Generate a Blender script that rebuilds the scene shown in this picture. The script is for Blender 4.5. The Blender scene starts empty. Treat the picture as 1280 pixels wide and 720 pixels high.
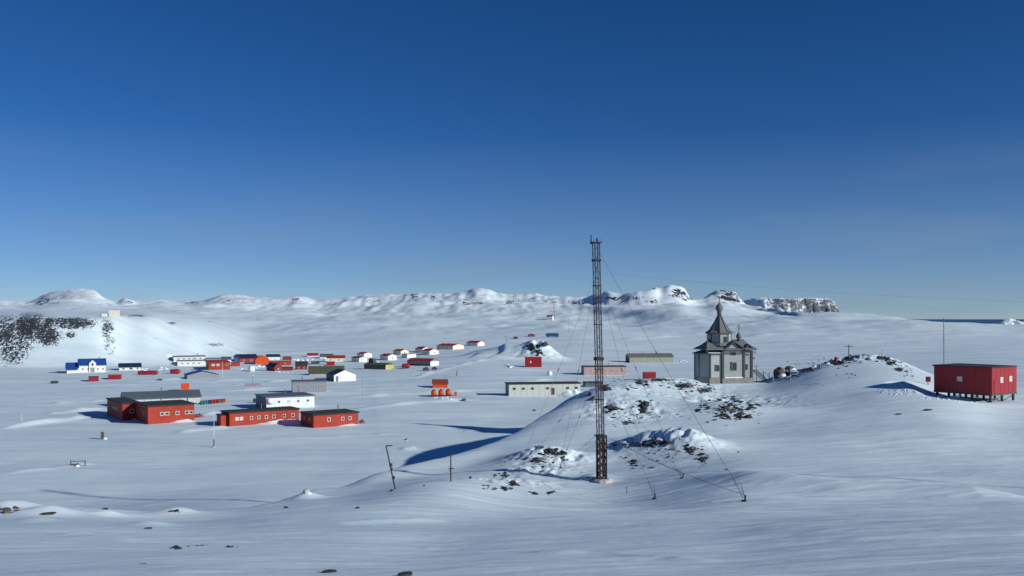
import bpy, math, random
import numpy as np
from mathutils import Vector

C = bpy.context.scene.collection
SC = bpy.context.scene
R = math.radians
rng = random.Random(11)

# ------------------------------------------------------------------ camera, sky, sun, exposure
F = 1108.5            # focal length in photo pixels
HY = 398.0            # row of the true horizon
ZC = 40.0             # eye above sea level
cam_d = bpy.data.cameras.new('camera')
cam = bpy.data.objects.new('camera', cam_d)
C.objects.link(cam)
cam.location = (0, 0, ZC)
cam.rotation_euler = (R(90), 0, 0)
cam_d.sensor_width = 36.0
cam_d.lens = 36.0 * F / 1280.0
cam_d.shift_y = (HY - 360.0) / 1280.0
cam_d.clip_start = 0.1
cam_d.clip_end = 80000
SC.camera = cam

SUN_EL = 21.0
SUN_AZ = 117.0        # clockwise from the view direction (+Y)
sd = Vector((math.cos(R(SUN_EL)) * math.sin(R(SUN_AZ)), math.cos(R(SUN_EL)) * math.cos(R(SUN_AZ)), math.sin(R(SUN_EL))))
sun_l = bpy.data.lights.new('sun', 'SUN')
sun_l.energy = 5.0
sun_l.angle = R(0.75)
sun_l.color = (1.0, 0.985, 0.93)
sun = bpy.data.objects.new('sun', sun_l)
C.objects.link(sun)
sun.rotation_euler = sd.to_track_quat('Z', 'Y').to_euler()

world = bpy.data.worlds.new('World')
SC.world = world
world.use_nodes = True
wn = world.node_tree
wn.nodes.clear()
def WN(t, **k):
    n = wn.nodes.new(t)
    for a, v in k.items():
        setattr(n, a, v)
    return n
sky = WN('ShaderNodeTexSky', sky_type='NISHITA')
sky.sun_disc = False
sky.sun_elevation = R(SUN_EL)
sky.sun_rotation = R(SUN_AZ)
sky.altitude = 100
sky.air_density = 0.5
sky.dust_density = 0.0
sky.ozone_density = 3.0
gam = WN('ShaderNodeHueSaturation')
gam.inputs['Saturation'].default_value = 1.25
gam.inputs['Hue'].default_value = 0.507
wn.links.new(sky.outputs['Color'], gam.inputs['Color'])
# thin high cloud veils, a faint pale mix over the sky colour
tc = WN('ShaderNodeTexCoord')
mp = WN('ShaderNodeMapping')
mp.inputs['Scale'].default_value = (2.2, 2.2, 14.0)
mp.inputs['Rotation'].default_value = (0, R(6), 0)
nz = WN('ShaderNodeTexNoise')
nz.inputs['Scale'].default_value = 1.6
nz.inputs['Detail'].default_value = 6
nz.inputs['Roughness'].default_value = 0.55
cr = WN('ShaderNodeMapRange')
cr.inputs['From Min'].default_value = 0.50
cr.inputs['From Max'].default_value = 0.80
cr.inputs['To Min'].default_value = 0.34
cr.inputs['To Max'].default_value = 0.75
wn.links.new(tc.outputs['Generated'], mp.inputs['Vector'])
wn.links.new(mp.outputs['Vector'], nz.inputs['Vector'])
wn.links.new(nz.outputs['Fac'], cr.inputs['Value'])
sep = WN('ShaderNodeSeparateXYZ')
wn.links.new(tc.outputs['Generated'], sep.inputs['Vector'])
lo = WN('ShaderNodeMapRange')
lo.inputs['From Min'].default_value = 0.20
lo.inputs['From Max'].default_value = 0.04
lo.inputs['To Min'].default_value = 0.0
lo.inputs['To Max'].default_value = 1.0
wn.links.new(sep.outputs['Z'], lo.inputs['Value'])
mu = WN('ShaderNodeMath', operation='MULTIPLY')
wn.links.new(cr.outputs['Result'], mu.inputs[0])
wn.links.new(lo.outputs['Result'], mu.inputs[1])
mx = WN('ShaderNodeMix', data_type='RGBA')
wn.links.new(mu.outputs[0], mx.inputs['Factor'])
wn.links.new(gam.outputs['Color'], mx.inputs['A'])
mx.inputs['B'].default_value = (2.5, 3.55, 4.8, 1)
bg = WN('ShaderNodeBackground')
bg.inputs['Strength'].default_value = 0.096
wn.links.new(mx.outputs['Result'], bg.inputs['Color'])
wo = WN('ShaderNodeOutputWorld')
wn.links.new(bg.outputs['Background'], wo.inputs['Surface'])

SC.view_settings.view_transform = 'Standard'
SC.view_settings.look = 'None'
SC.view_settings.gamma = 1.0
SC.view_settings.exposure = -0.20

# ------------------------------------------------------------------ materials
def mat(name, col, rough=0.6, var=0.12, scale=3.0, metal=0.0, spec=0.4, bump=0.0, bscale=20.0, stripe=None, wear=None, stretch=(1, 1, 1)):
    """painted / weathered surface: base colour with patchy variation, optional wear spots, fine bump or board joints"""
    m = bpy.data.materials.new(name)
    m.use_nodes = True
    nt = m.node_tree
    b = nt.nodes['Principled BSDF']
    b.inputs['Roughness'].default_value = rough
    b.inputs['Metallic'].default_value = metal
    b.inputs['Specular IOR Level'].default_value = spec
    t = nt.nodes.new('ShaderNodeTexCoord')
    mpn = nt.nodes.new('ShaderNodeMapping')
    mpn.inputs['Scale'].default_value = stretch
    nt.links.new(t.outputs['Object'], mpn.inputs['Vector'])
    n = nt.nodes.new('ShaderNodeTexNoise')
    n.inputs['Scale'].default_value = scale
    n.inputs['Detail'].default_value = 5
    nt.links.new(mpn.outputs['Vector'], n.inputs['Vector'])
    r = nt.nodes.new('ShaderNodeMix'); r.data_type = 'RGBA'
    r.inputs['A'].default_value = (*[max(0, c * (1 - var * 1.6)) for c in col], 1)
    r.inputs['B'].default_value = (*[min(1, c * (1 + var * 1.6)) for c in col], 1)
    nt.links.new(n.outputs['Fac'], r.inputs['Factor'])
    out = r.outputs['Result']
    if wear:
        n2 = nt.nodes.new('ShaderNodeTexNoise')
        n2.inputs['Scale'].default_value = scale * 2.7
        n2.inputs['Detail'].default_value = 7
        nt.links.new(mpn.outputs['Vector'], n2.inputs['Vector'])
        q = nt.nodes.new('ShaderNodeMapRange')
        q.inputs['From Min'].default_value = 0.56
        q.inputs['From Max'].default_value = 0.70
        nt.links.new(n2.outputs['Fac'], q.inputs['Value'])
        w = nt.nodes.new('ShaderNodeMix'); w.data_type = 'RGBA'
        w.inputs['B'].default_value = (*wear, 1)
        nt.links.new(q.outputs['Result'], w.inputs['Factor'])
        nt.links.new(out, w.inputs['A'])
        out = w.outputs['Result']
    nt.links.new(out, b.inputs['Base Color'])
    hsrc = None
    if stripe:                              # (axis, period) : boards or corrugation
        wv = nt.nodes.new('ShaderNodeTexWave')
        wv.wave_type = 'BANDS'
        wv.bands_direction = stripe[0]
        wv.inputs['Scale'].default_value = 0.314 / stripe[1]
        wv.inputs['Distortion'].default_value = 0.15
        nt.links.new(t.outputs['Object'], wv.inputs['Vector'])
        hsrc = wv.outputs['Fac']; st, dist = 0.6, 0.03
    elif bump > 0:
        n3 = nt.nodes.new('ShaderNodeTexNoise')
        n3.inputs['Scale'].default_value = bscale
        n3.inputs['Detail'].default_value = 6
        nt.links.new(mpn.outputs['Vector'], n3.inputs['Vector'])
        hsrc = n3.outputs['Fac']; st, dist = bump, 0.05
    if hsrc is not None:
        bp = nt.nodes.new('ShaderNodeBump')
        bp.inputs['Strength'].default_value = st
        bp.inputs['Distance'].default_value = dist
        nt.links.new(hsrc, bp.inputs['Height'])
        nt.links.new(bp.outputs['Normal'], b.inputs['Normal'])
    return m

M = {}
M['red'] = mat('red_paint', (0.34, 0.028, 0.009), 0.65, 0.26, 0.7, wear=(0.22, 0.024, 0.012), stripe=('X', 0.6))
M['orange'] = mat('orange_paint', (0.62, 0.075, 0.012), 0.55, 0.2, 0.9)
M['crimson'] = mat('crimson_paint', (0.30, 0.012, 0.018), 0.5, 0.18, 0.9, wear=(0.22, 0.012, 0.018))
M['darkred'] = mat('dark_red_paint', (0.17, 0.018, 0.016), 0.6, 0.2, 1.2)
M['roofred'] = mat('red_roof_sheet', (0.36, 0.030, 0.014), 0.5, 0.2, 1.0)
M['brownroof'] = mat('brown_roof_sheet', (0.28, 0.065, 0.03), 0.6, 0.2, 1.0)
M['black'] = mat('black_roofing', (0.030, 0.033, 0.034), 0.85, 0.3, 0.8)
M['greygreen'] = mat('grey_green_panel', (0.50, 0.53, 0.47), 0.6, 0.12, 0.8, wear=(0.40, 0.42, 0.37))
M['greyroof'] = mat('grey_brown_roof_sheet', (0.17, 0.155, 0.14), 0.6, 0.2, 0.6, wear=(0.24, 0.12, 0.09))
M['grey'] = mat('grey_sheet', (0.23, 0.25, 0.27), 0.6, 0.12, 1.0, stripe=('X', 0.5))
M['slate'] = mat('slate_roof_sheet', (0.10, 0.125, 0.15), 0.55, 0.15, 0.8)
M['white'] = mat('white_paint', (0.66, 0.67, 0.65), 0.6, 0.08, 1.0, wear=(0.68, 0.67, 0.64))
M['cream'] = mat('cream_paint', (0.66, 0.60, 0.46), 0.6, 0.1, 1.0)
M['pale'] = mat('pale_ribbed_sheet', (0.46, 0.50, 0.48), 0.55, 0.12, 0.9, stripe=('X', 0.7))
M['pink'] = mat('pinkish_panel', (0.42, 0.30, 0.27), 0.7, 0.14, 0.9, stripe=('X', 0.9))
M['khaki'] = mat('khaki_sheet', (0.30, 0.32, 0.25), 0.6, 0.14, 0.9, stripe=('X', 0.7))
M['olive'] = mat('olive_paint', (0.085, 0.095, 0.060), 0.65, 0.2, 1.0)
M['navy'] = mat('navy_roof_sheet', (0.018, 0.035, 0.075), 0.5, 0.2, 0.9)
M['blue'] = mat('blue_roof_sheet', (0.014, 0.075, 0.30), 0.45, 0.15, 0.8, stripe=('X', 0.8))
M['blueveh'] = mat('blue_vehicle_paint', (0.03, 0.11, 0.26), 0.4, 0.15, 1.0)
M['yellow'] = mat('yellow_ochre_paint', (0.50, 0.42, 0.12), 0.6, 0.15, 1.0)
M['green'] = mat('green_drum_paint', (0.015, 0.16, 0.07), 0.5, 0.2, 2.0)
M['rust'] = mat('rusty_steel', (0.032, 0.018, 0.018), 0.8, 0.4, 2.5, wear=(0.07, 0.045, 0.043))
M['steel'] = mat('dull_steel', (0.16, 0.165, 0.175), 0.55, 0.2, 3.0, metal=0.3)
M['wire'] = mat('galvanised_wire', (0.10, 0.10, 0.11), 0.6, 0.1, 3.0)
M['post'] = mat('tarred_timber', (0.05, 0.045, 0.042), 0.8, 0.3, 3.0, stretch=(1, 1, 0.2))
M['wood'] = mat('weathered_log_wall', (0.30, 0.325, 0.32), 0.8, 0.2, 1.4, stripe=('Z', 0.26), stretch=(0.5, 0.5, 4))
M['woodlight'] = mat('weathered_sunlit_boards', (0.38, 0.40, 0.385), 0.8, 0.14, 1.4, stripe=('Z', 0.24), stretch=(0.5, 0.5, 4))  # window hoods, and the painted sunlit tone of one apse facet
M['wooddark'] = mat('dark_weathered_timber', (0.075, 0.073, 0.07), 0.85, 0.2, 2.0, stretch=(1, 1, 0.3))
M['shingle'] = mat('grey_wooden_shingles', (0.145, 0.15, 0.158), 0.85, 0.3, 3.0, bump=0.6, bscale=9.0, stretch=(1, 1, 2))
M['stone'] = mat('grey_stone_plinth', (0.22, 0.215, 0.205), 0.9, 0.3, 2.2, bump=0.7, bscale=6.0)
M['gold'] = mat('dull_brass', (0.10, 0.085, 0.06), 0.45, 0.2, 3.0, metal=0.6)
M['frame'] = mat('greyed_window_frame', (0.50, 0.50, 0.48), 0.6, 0.12, 2.0)
M['glass'] = mat('dark_window_glass', (0.03, 0.04, 0.055), 0.15, 0.2, 2.0, spec=0.6)
M['glassbright'] = mat('curtained_window_glass', (0.48, 0.46, 0.42), 0.3, 0.15, 2.0, spec=0.5)
M['brown'] = mat('brown_door_paint', (0.10, 0.045, 0.03), 0.6, 0.2, 2.0)
M['rubber'] = mat('black_rubber', (0.02, 0.02, 0.02), 0.9, 0.1, 4.0)
M['radome'] = mat('white_radome_shell', (0.78, 0.79, 0.80), 0.45, 0.04, 1.0)
M['concrete'] = mat('pale_concrete', (0.42, 0.40, 0.37), 0.9, 0.2, 2.0, bump=0.4, bscale=10)
M['rockmat'] = mat('dark_basalt', (0.030, 0.031, 0.034), 0.9, 0.45, 1.6, bump=0.8, bscale=5.0, wear=(0.062, 0.061, 0.062))
M['rockbrown'] = mat('brown_rock', (0.10, 0.075, 0.06), 0.9, 0.4, 1.2, bump=0.8, bscale=3.0, wear=(0.05, 0.045, 0.04))

def snow_material(name, with_rock=True):
    m = bpy.data.materials.new(name)
    m.use_nodes = True
    nt = m.node_tree
    L = nt.links.new
    N = nt.nodes.new
    b = nt.nodes['Principled BSDF']
    g = N('ShaderNodeNewGeometry')
    def noise(scale, detail, vec, rough=0.55, dist=0.0):
        n = N('ShaderNodeTexNoise')
        n.inputs['Scale'].default_value = scale
        n.inputs['Detail'].default_value = detail
        n.inputs['Roughness'].default_value = rough
        n.inputs['Distortion'].default_value = dist
        L(vec, n.inputs['Vector'])
        return n.outputs['Fac']
    def mapping(s, rz=0.0):
        q = N('ShaderNodeMapping')
        q.inputs['Scale'].default_value = s
        q.inputs['Rotation'].default_value = (0, 0, rz)
        L(g.outputs['Position'], q.inputs['Vector'])
        return q.outputs['Vector']
    P = g.outputs['Position']
    wind = mapping((0.25, 1.0, 1.0), R(-12))
    crust = noise(0.11, 5, wind)
    mixc = N('ShaderNodeMix'); mixc.data_type = 'RGBA'
    mixc.inputs['A'].default_value = (0.605, 0.745, 0.805, 1)
    mixc.inputs['B'].default_value = (0.755, 0.865, 0.905, 1)
    mr = N('ShaderNodeMapRange')
    mr.inputs['From Min'].default_value = 0.33; mr.inputs['From Max'].default_value = 0.67
    L(crust, mr.inputs['Value']); L(mr.outputs['Result'], mixc.inputs['Factor'])
    sz = N('ShaderNodeSeparateXYZ'); L(P, sz.inputs['Vector'])
    hz = N('ShaderNodeMapRange')       # high ground whitened: sun on its slopes put into the colour
    hz.inputs['From Min'].default_value = 44; hz.inputs['From Max'].default_value = 62
    L(sz.outputs['Z'], hz.inputs['Value'])
    fr = N('ShaderNodeMix'); fr.data_type = 'RGBA'
    L(hz.outputs['Result'], fr.inputs['Factor']); L(mixc.outputs['Result'], fr.inputs['A'])
    fr.inputs['B'].default_value = (0.78, 0.88, 0.92, 1)
    col = fr.outputs['Result']
    rough = N('ShaderNodeValue'); rough.outputs[0].default_value = 0.55
    # relief: wind crust, sastrugi, grain
    def add(a, bb, ka, kb):
        p = N('ShaderNodeMath'); p.operation = 'MULTIPLY'; L(a, p.inputs[0]); p.inputs[1].default_value = ka
        q = N('ShaderNodeMath'); q.operation = 'MULTIPLY_ADD'; L(bb, q.inputs[0]); q.inputs[1].default_value = kb; L(p.outputs[0], q.inputs[2])
        return q.outputs[0]
    h = add(noise(0.55, 5, wind), noise(3.2, 5, mapping((0.35, 1.0, 1.0), R(-12)), 0.6), 0.9, 0.24)
    h = add(h, noise(0.10, 3, wind), 1.0, 2.2)
    h = add(h, noise(14.0, 2, P), 1.0, 0.022)
    bp = N('ShaderNodeBump')
    bp.inputs['Strength'].default_value = 0.5
    bp.inputs['Distance'].default_value = 0.27
    L(h, bp.inputs['Height'])
    nrm = bp.outputs['Normal']
    if with_rock:
        at = N('ShaderNodeAttribute'); at.attribute_name = 'rock'
        n1 = noise(0.30, 8, mapping((1.3, 0.5, 0.8)), 0.74, 0.5)
        n2 = noise(0.9, 6, P, 0.65)
        s = add(n1, n2, 0.26, 0.40)
        s = add(s, noise(2.3, 5, P, 0.65), 1.0, 0.34)
        a3 = N('ShaderNodeAttribute'); a3.attribute_name = 'far'
        s3 = add(noise(0.065, 6, mapping((1.0, 0.35, 1.4), R(20)), 0.65, 0.4), noise(0.28, 5, mapping((1.0, 0.5, 1.0)), 0.6), 0.6, 0.4)
        mx3 = N('ShaderNodeMix'); mx3.data_type = 'FLOAT'
        L(a3.outputs['Fac'], mx3.inputs[0]); L(s, mx3.inputs[2]); L(s3, mx3.inputs[3])
        s = mx3.outputs[0]
        cn = N('ShaderNodeMapRange'); cn.clamp = False
        cn.inputs['From Min'].default_value = 0.32; cn.inputs['From Max'].default_value = 0.68
        cn.inputs['To Min'].default_value = 0.14; cn.inputs['To Max'].default_value = 0.86
        L(s, cn.inputs['Value'])
        s = cn.outputs['Result']
        a2 = N('ShaderNodeAttribute'); a2.attribute_name = 'near'
        s2 = add(noise(1.7, 6, P, 0.7), noise(5.5, 4, P, 0.6), 0.6, 0.4)
        mxn = N('ShaderNodeMix'); mxn.data_type = 'FLOAT'
        L(a2.outputs['Fac'], mxn.inputs[0]); L(s, mxn.inputs[2]); L(s2, mxn.inputs[3])
        s = mxn.outputs[0]
        t = N('ShaderNodeMath'); t.operation = 'ADD'
        L(s, t.inputs[0]); L(at.outputs['Fac'], t.inputs[1])
        rk = N('ShaderNodeMapRange'); rk.interpolation_type = 'SMOOTHSTEP'
        rk.inputs['From Min'].default_value = 0.985; rk.inputs['From Max'].default_value = 1.015
        L(t.outputs[0], rk.inputs['Value'])
        rc = N('ShaderNodeMix'); rc.data_type = 'RGBA'
        rc.inputs['A'].default_value = (0.020, 0.0215, 0.026, 1)
        rc.inputs['B'].default_value = (0.068, 0.070, 0.076, 1)
        L(noise(0.5, 8, P, 0.7), rc.inputs['Factor'])
        fin = N('ShaderNodeMix'); fin.data_type = 'RGBA'
        L(rk.outputs['Result'], fin.inputs['Factor']); L(col, fin.inputs['A']); L(rc.outputs['Result'], fin.inputs['B'])
        col = fin.outputs['Result']
        bp2 = N('ShaderNodeBump'); bp2.inputs['Strength'].default_value = 0.8; bp2.inputs['Distance'].default_value = 0.8
        hm = N('ShaderNodeMath'); hm.operation = 'MULTIPLY'
        L(noise(0.7, 6, P, 0.7), hm.inputs[0]); L(rk.outputs['Result'], hm.inputs[1])
        L(hm.outputs[0], bp2.inputs['Height']); L(nrm, bp2.inputs['Normal'])
        nrm = bp2.outputs['Normal']
    L(col, b.inputs['Base Color'])
    b.inputs['Roughness'].default_value = 0.6
    b.inputs['Specular IOR Level'].default_value = 0.25
    L(nrm, b.inputs['Normal'])
    return m
M['snow'] = snow_material('wind_packed_snow')
M['snowplain'] = snow_material('loose_snow', False)

# ------------------------------------------------------------------ terrain : lofted through surveyed section lines
def pchip(x, y, xe, soft=()):
    x = np.asarray(x, float); y = np.asarray(y, float); xe = np.asarray(xe, float)
    h = np.diff(x); de = np.diff(y) / h
    m = np.zeros_like(y)
    for i in range(1, len(x) - 1):
        if de[i - 1] * de[i] > 0:
            w1 = 2 * h[i] + h[i - 1]; w2 = h[i] + 2 * h[i - 1]
            m[i] = (w1 + w2) / (w1 / de[i - 1] + w2 / de[i])
    for i in soft:
        m[i] = (de[i - 1] * h[i] + de[i] * h[i - 1]) / (h[i] + h[i - 1])
    m[0] = de[0]; m[-1] = de[-1]
    xe = np.clip(xe, x[0], x[-1])
    k = np.clip(np.searchsorted(x, xe) - 1, 0, len(h) - 1)
    t = (xe - x[k]) / h[k]
    t2 = t * t; t3 = t2 * t
    return (2*t3 - 3*t2 + 1) * y[k] + (t3 - 2*t2 + t) * h[k] * m[k] + (-2*t3 + 3*t2) * y[k+1] + (t3 - t2) * h[k] * m[k+1]

def P_(l):   # (bearing column, distance, row) -> table of (column, distance, height under the eye)
    return [(p, d, -(r - HY) / F * d) for p, d, r in l]
LINES = [
    [(-500, 1.0, -1.75), (1800, 1.0, -1.75)],
    P_([(-500, 14, 775), (0, 14, 765), (640, 14, 735), (1280, 14, 712), (1800, 14, 700)]),
    P_([(-500, 26, 685), (0, 26, 679), (300, 28, 672), (450, 32, 662), (565, 36, 655), (700, 38, 650), (900, 38, 647), (1280, 38, 643), (1800, 38, 640)]),
    P_([(-500, 36, 655), (0, 36, 651), (200, 38, 655), (300, 42, 648), (390, 47, 634), (450, 54, 624), (495, 60, 612), (565, 70, 601), (640, 76, 603), (752, 80, 600), (850, 72, 602), (930, 64, 606), (1060, 60, 616), (1280, 60, 618), (1800, 60, 620)]),
    P_([(-500, 41, 642), (0, 41, 640), (200, 45, 647), (300, 50, 640), (390, 58, 623), (450, 68, 617), (495, 74, 607), (565, 82, 595), (640, 90, 581), (700, 97, 566), (752, 99, 560), (850, 98, 551), (930, 94, 556), (1060, 88, 562), (1168, 88, 561), (1280, 90, 561), (1800, 90, 565)]),
    P_([(-500, 43, 637), (0, 43, 636), (200, 48, 643), (300, 53, 636), (390, 66, 618), (450, 77, 612), (495, 83, 602), (565, 90, 588), (640, 97, 568), (700, 108, 540), (752, 114, 519), (850, 124, 507), (930, 124, 512), (1000, 126, 502), (1060, 128, 491), (1120, 126, 487), (1168, 124, 490), (1240, 124, 502.5), (1280, 124, 505), (1800, 120, 511)]),
    P_([(-500, 45, 632), (0, 45, 632), (100, 46, 637), (200, 50, 640), (300, 55, 634), (350, 62, 628), (390, 74, 614), (450, 85, 607), (495, 91, 592), (563, 99, 575), (598, 103, 565), (640, 109, 548), (680, 120, 524), (720, 132, 494), (760, 136, 481), (800, 142, 474), (870, 152, 475), (900, 158, 479), (950, 157, 479), (985, 155, 473), (1005, 157, 466), (1030, 160, 455.5), (1055, 164, 447.5), (1080, 166, 443.5), (1100, 166, 445), (1168, 150, 470), (1220, 144, 483), (1280, 140, 487), (1800, 134, 494)]),
    [(-500, 65, -17), (0, 65, -16), (200, 84, -18.5), (300, 95, -19.8), (390, 100, -20.6), (450, 102, -21.0), (495, 108, -21.2), (565, 119, -21.4), (598, 119, -21.6), (640, 125, -21.6), (680, 137, -21.2), (720, 149, -19.4), (760, 156, -16.6), (800, 166, -13.8), (900, 185, -13.5), (980, 182, -12.2), (1050, 190, -10.3), (1100, 190, -10.3), (1168, 180, -12.5), (1280, 172, -13.6), (1800, 170, -13.6)],
    [(-500, 100, -21.5), (0, 100, -21.5), (300, 122, -22), (450, 125, -22), (495, 132, -22.1), (598, 140, -22.3), (640, 148, -22.3), (680, 161, -22.3), (720, 178, -22.1), (800, 212, -18.5), (900, 215, -18), (1050, 225, -16), (1168, 220, -16), (1280, 215, -16), (1800, 215, -16)],
    [(-500, 150, -22), (0, 150, -22), (495, 160, -22.2), (598, 176, -22.4), (640, 185, -22.4), (720, 222, -22.3), (800, 250, -21.5), (900, 260, -20.5), (1050, 270, -18.5), (1168, 270, -17.5), (1280, 270, -17), (1800, 270, -17)],
    [(-500, 395, -22.3), (0, 395, -22.3), (130, 395, -22.3), (300, 430, -22.5), (450, 440, -22.5), (520, 480, -21), (600, 550, -17.5), (700, 500, -19), (800, 450, -20.5), (900, 420, -21), (1000, 420, -20), (1168, 400, -18), (1280, 400, -17), (1800, 400, -17)],
    P_([(-500, 440, 395), (0, 432, 396), (60, 432, 395), (100, 435, 397), (125, 440, 397), (165, 470, 394), (185, 475, 394), (210, 485, 400), (235, 490, 407), (270, 530, 420), (320, 600, 430), (450, 620, 424), (600, 720, 413), (700, 700, 413), (800, 650, 421), (900, 640, 424), (1000, 620, 424), (1168, 600, 425), (1280, 600, 424), (1800, 600, 424)]),
    P_([(-500, 900, 386), (0, 900, 387), (165, 900, 389), (235, 900, 393), (320, 1000, 399), (450, 1050, 396), (600, 1150, 391), (700, 1150, 391), (800, 950, 397), (850, 860, 398.5), (874, 860, 398.5), (900, 860, 398.5), (1000, 800, 398), (1060, 800, 396), (1168, 720, 403.5), (1280, 700, 408), (1800, 700, 410)]),
]
sk = [(-500, 2000, 375), (0, 2000, 377.5), (30, 1900, 380), (45, 1850, 375), (60, 1800, 368), (75, 1800, 364.5), (100, 1800, 362), (117, 1800, 364), (132, 1800, 374), (146, 1900, 379), (155, 1900, 373), (170, 1950, 378), (200, 2000, 374), (225, 2000, 378), (250, 1950, 377), (285, 1900, 369), (320, 1900, 371), (350, 1900, 372.5), (370, 1900, 371), (400, 1950, 377), (440, 1900, 373), (470, 1900, 370), (500, 1850, 368), (525, 1850, 365.5), (560, 1850, 366), (580, 1850, 363.5), (600, 1800, 362), (625, 1800, 368), (650, 1750, 370.5), (665, 1750, 369), (700, 1620, 373.5), (735, 1480, 374), (757, 1340, 368), (770, 1310, 371), (796, 1290, 368), (808, 1290, 366), (820, 1310, 362.5), (825, 1320, 365), (838, 1350, 358.8), (846, 1360, 360), (853, 1370, 360.5), (860, 1370, 368), (866, 1390, 375), (873, 1410, 374), (880, 1450, 372), (888, 1480, 366.5), (893, 1490, 364.5), (897, 1500, 361.8), (905, 1500, 361), (912, 1500, 363.5), (918, 1500, 363.4), (924, 1490, 371.5), (935, 1440, 381), (944, 1340, 385.5), (952, 1250, 386), (975, 1060, 388.5), (1000, 900, 389.5), (1060, 880, 391), (1100, 860, 393), (1150, 830, 398), (1200, 800, 402), (1280, 780, 405), (1800, 760, 408)]
K_ = P_(sk)
_J = LINES[-1]
def _terrace(fd, fr, seed, amp):
    out = []
    for p in range(-500, 1801, 25):
        j = np.array(_J, float); k_ = np.array(K_, float)
        dj, dk = np.interp(p, j[:, 0], j[:, 1]), np.interp(p, k_[:, 0], k_[:, 1])
        rj, rk_ = -np.interp(p, j[:, 0], j[:, 2]) / dj * F, -np.interp(p, k_[:, 0], k_[:, 2]) / dk * F
        w = 1.0 if p < 780 else max(0.0, 1 - (p - 780) / 80)
        q = rj + (rk_ - rj) * fr + amp * w * math.sin(p * .031 + seed) * math.sin(p * .0123 + 2 * seed)
        d_ = dj + (dk - dj) * fd
        out.append((p, d_, -q / F * d_))
    return out
LINES.append(_terrace(.28, .42, 1.0, 2.2))
LINES.append(_terrace(.66, .50, 2.3, 2.0))
LINES.append(K_)
LINES.append([(p, d * 1.3, (z - 28) if p < 930 else -48) for p, d, z in K_])
LINES.append([(-500, 7000, -75), (1800, 7000, -75)])
_G = np.arange(-500, 1801, 4.0)
def smooth_px(line, sg):
    a = np.array(line, float)
    out = [_G]
    kk = np.exp(-0.5 * (np.arange(-20, 21) * 4.0 / sg) ** 2); kk /= kk.sum()
    for c in (1, 2):
        v = pchip(a[:, 0], a[:, c], _G)
        v = np.convolve(np.pad(v, 20, mode='edge'), kk, 'valid')
        out.append(v)
    return np.stack(out, 1)
_SG = [30, 45, 45, 34, 34, 26, 10, 12, 14, 20, 20, 7, 20, 8, 8, 2.0, 12, 20]
assert len(_SG) == len(LINES)
LTAB = [smooth_px(l, g_) for l, g_ in zip(LINES, _SG)]
_cache = {}
def col_knots(px):
    px = min(max(px, -500), 1800)
    k = round(px, 2)
    if k not in _cache:
        ds = np.array([np.interp(px, t[:, 0], t[:, 1]) for t in LTAB])
        zs = np.array([np.interp(px, t[:, 0], t[:, 2]) for t in LTAB])
        _cache[k] = (np.log(ds), zs)
    return _cache[k]
def col_profile(px, d):
    ld, zs = col_knots(px)
    return pchip(ld, zs, np.log(np.maximum(d, 1.0)), (1, 2, 3, 4))

# lattice noise
_perm = np.random.RandomState(5).permutation(512)
_perm = np.concatenate([_perm, _perm, _perm])
_val = np.random.RandomState(9).rand(512) * 2 - 1
def vnoise(x, y):
    xi = np.floor(x).astype(np.int64); yi = np.floor(y).astype(np.int64)
    fx = x - xi; fy = y - yi
    fx = fx * fx * fx * (fx * (fx * 6 - 15) + 10); fy = fy * fy * fy * (fy * (fy * 6 - 15) + 10)
    def hsh(a, b):
        return _val[_perm[(_perm[a & 511] + b) & 511]]
    return (hsh(xi, yi) * (1 - fx) + hsh(xi + 1, yi) * fx) * (1 - fy) + (hsh(xi, yi + 1) * (1 - fx) + hsh(xi + 1, yi + 1) * fx) * fy
def fbm(x, y, o=4, g=0.5):
    s = 0; a = 1.0
    for i in range(o):
        s = s + a * vnoise(x * 2 ** i + 17.3 * i, y * 2 ** i - 9.1 * i)
        a *= g
    return s
def smooth(a, b, x):
    t = np.clip((x - a) / (b - a), 0, 1)
    return t * t * (3 - 2 * t)

BUMPS = []    # x, y, height, rx, ry, yaw
RIDGES = []   # polyline, height, width
PADS = []     # cx, cy, yaw, hx, hy, z, margin
def xy(px, d):
    return ((px - 640) / F * d, d)
def bump(px, d, h, rx, ry, yaw=0.0):
    x, y = xy(px, d)
    BUMPS.append((x, y, h, rx, ry, R(yaw)))
# low mounds and drifts
bump(806, 97, 0.75, 3.6, 4.0)
bump(826, 98, 0.5, 2.0, 2.0)
bump(866, 93, 1.0, 2.6, 3.0)
bump(846, 95, 0.3, 1.2, 1.6)
bump(838, 95, 0.8, 5.0, 4.0)
bump(687, 92, 1.5, 4.2, 3.5)
bump(660, 83, 0.5, 4.5, 3.0)
bump(640, 74, 0.35, 4.0, 2.0)
bump(745, 80, 0.5, 1.3, 1.3)
bump(798, 122, 0.9, 4.0, 4.0)
bump(752, 126, 0.8, 3.0, 4.0)
bump(912, 118, 1.4, 6.5, 6.0)
bump(680, 430, 5.8, 7.5, 10)
bump(660, 434, 4.6, 9.0, 9)
bump(628, 440, 4.6, 9.0, 9)
bump(603, 450, 3.0, 9.0, 9)
bump(703, 760, 3.5, 10, 14)
bump(62, 42, 0.42, 1.0, 1.4)
bump(12, 43.5, 0.4, 1.2, 1.4)
bump(222, 48, 0.35, 1.0, 1.2)
bump(132, 44, 0.3, 0.8, 1.0)
bump(185, 35, 0.2, 0.8, 1.0)
bump(383, 60, 0.45, 0.9, 1.3)
bump(45, 36, 0.15, 0.7, 0.9)
bump(985, 158, 1.0, 4.0, 3.0)
bump(1010, 150, 0.4, 5.0, 3.0)
bump(1185, 122, 0.9, 4.0, 2.2)
bump(1130, 124, 0.4, 5.5, 2.0)

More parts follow.
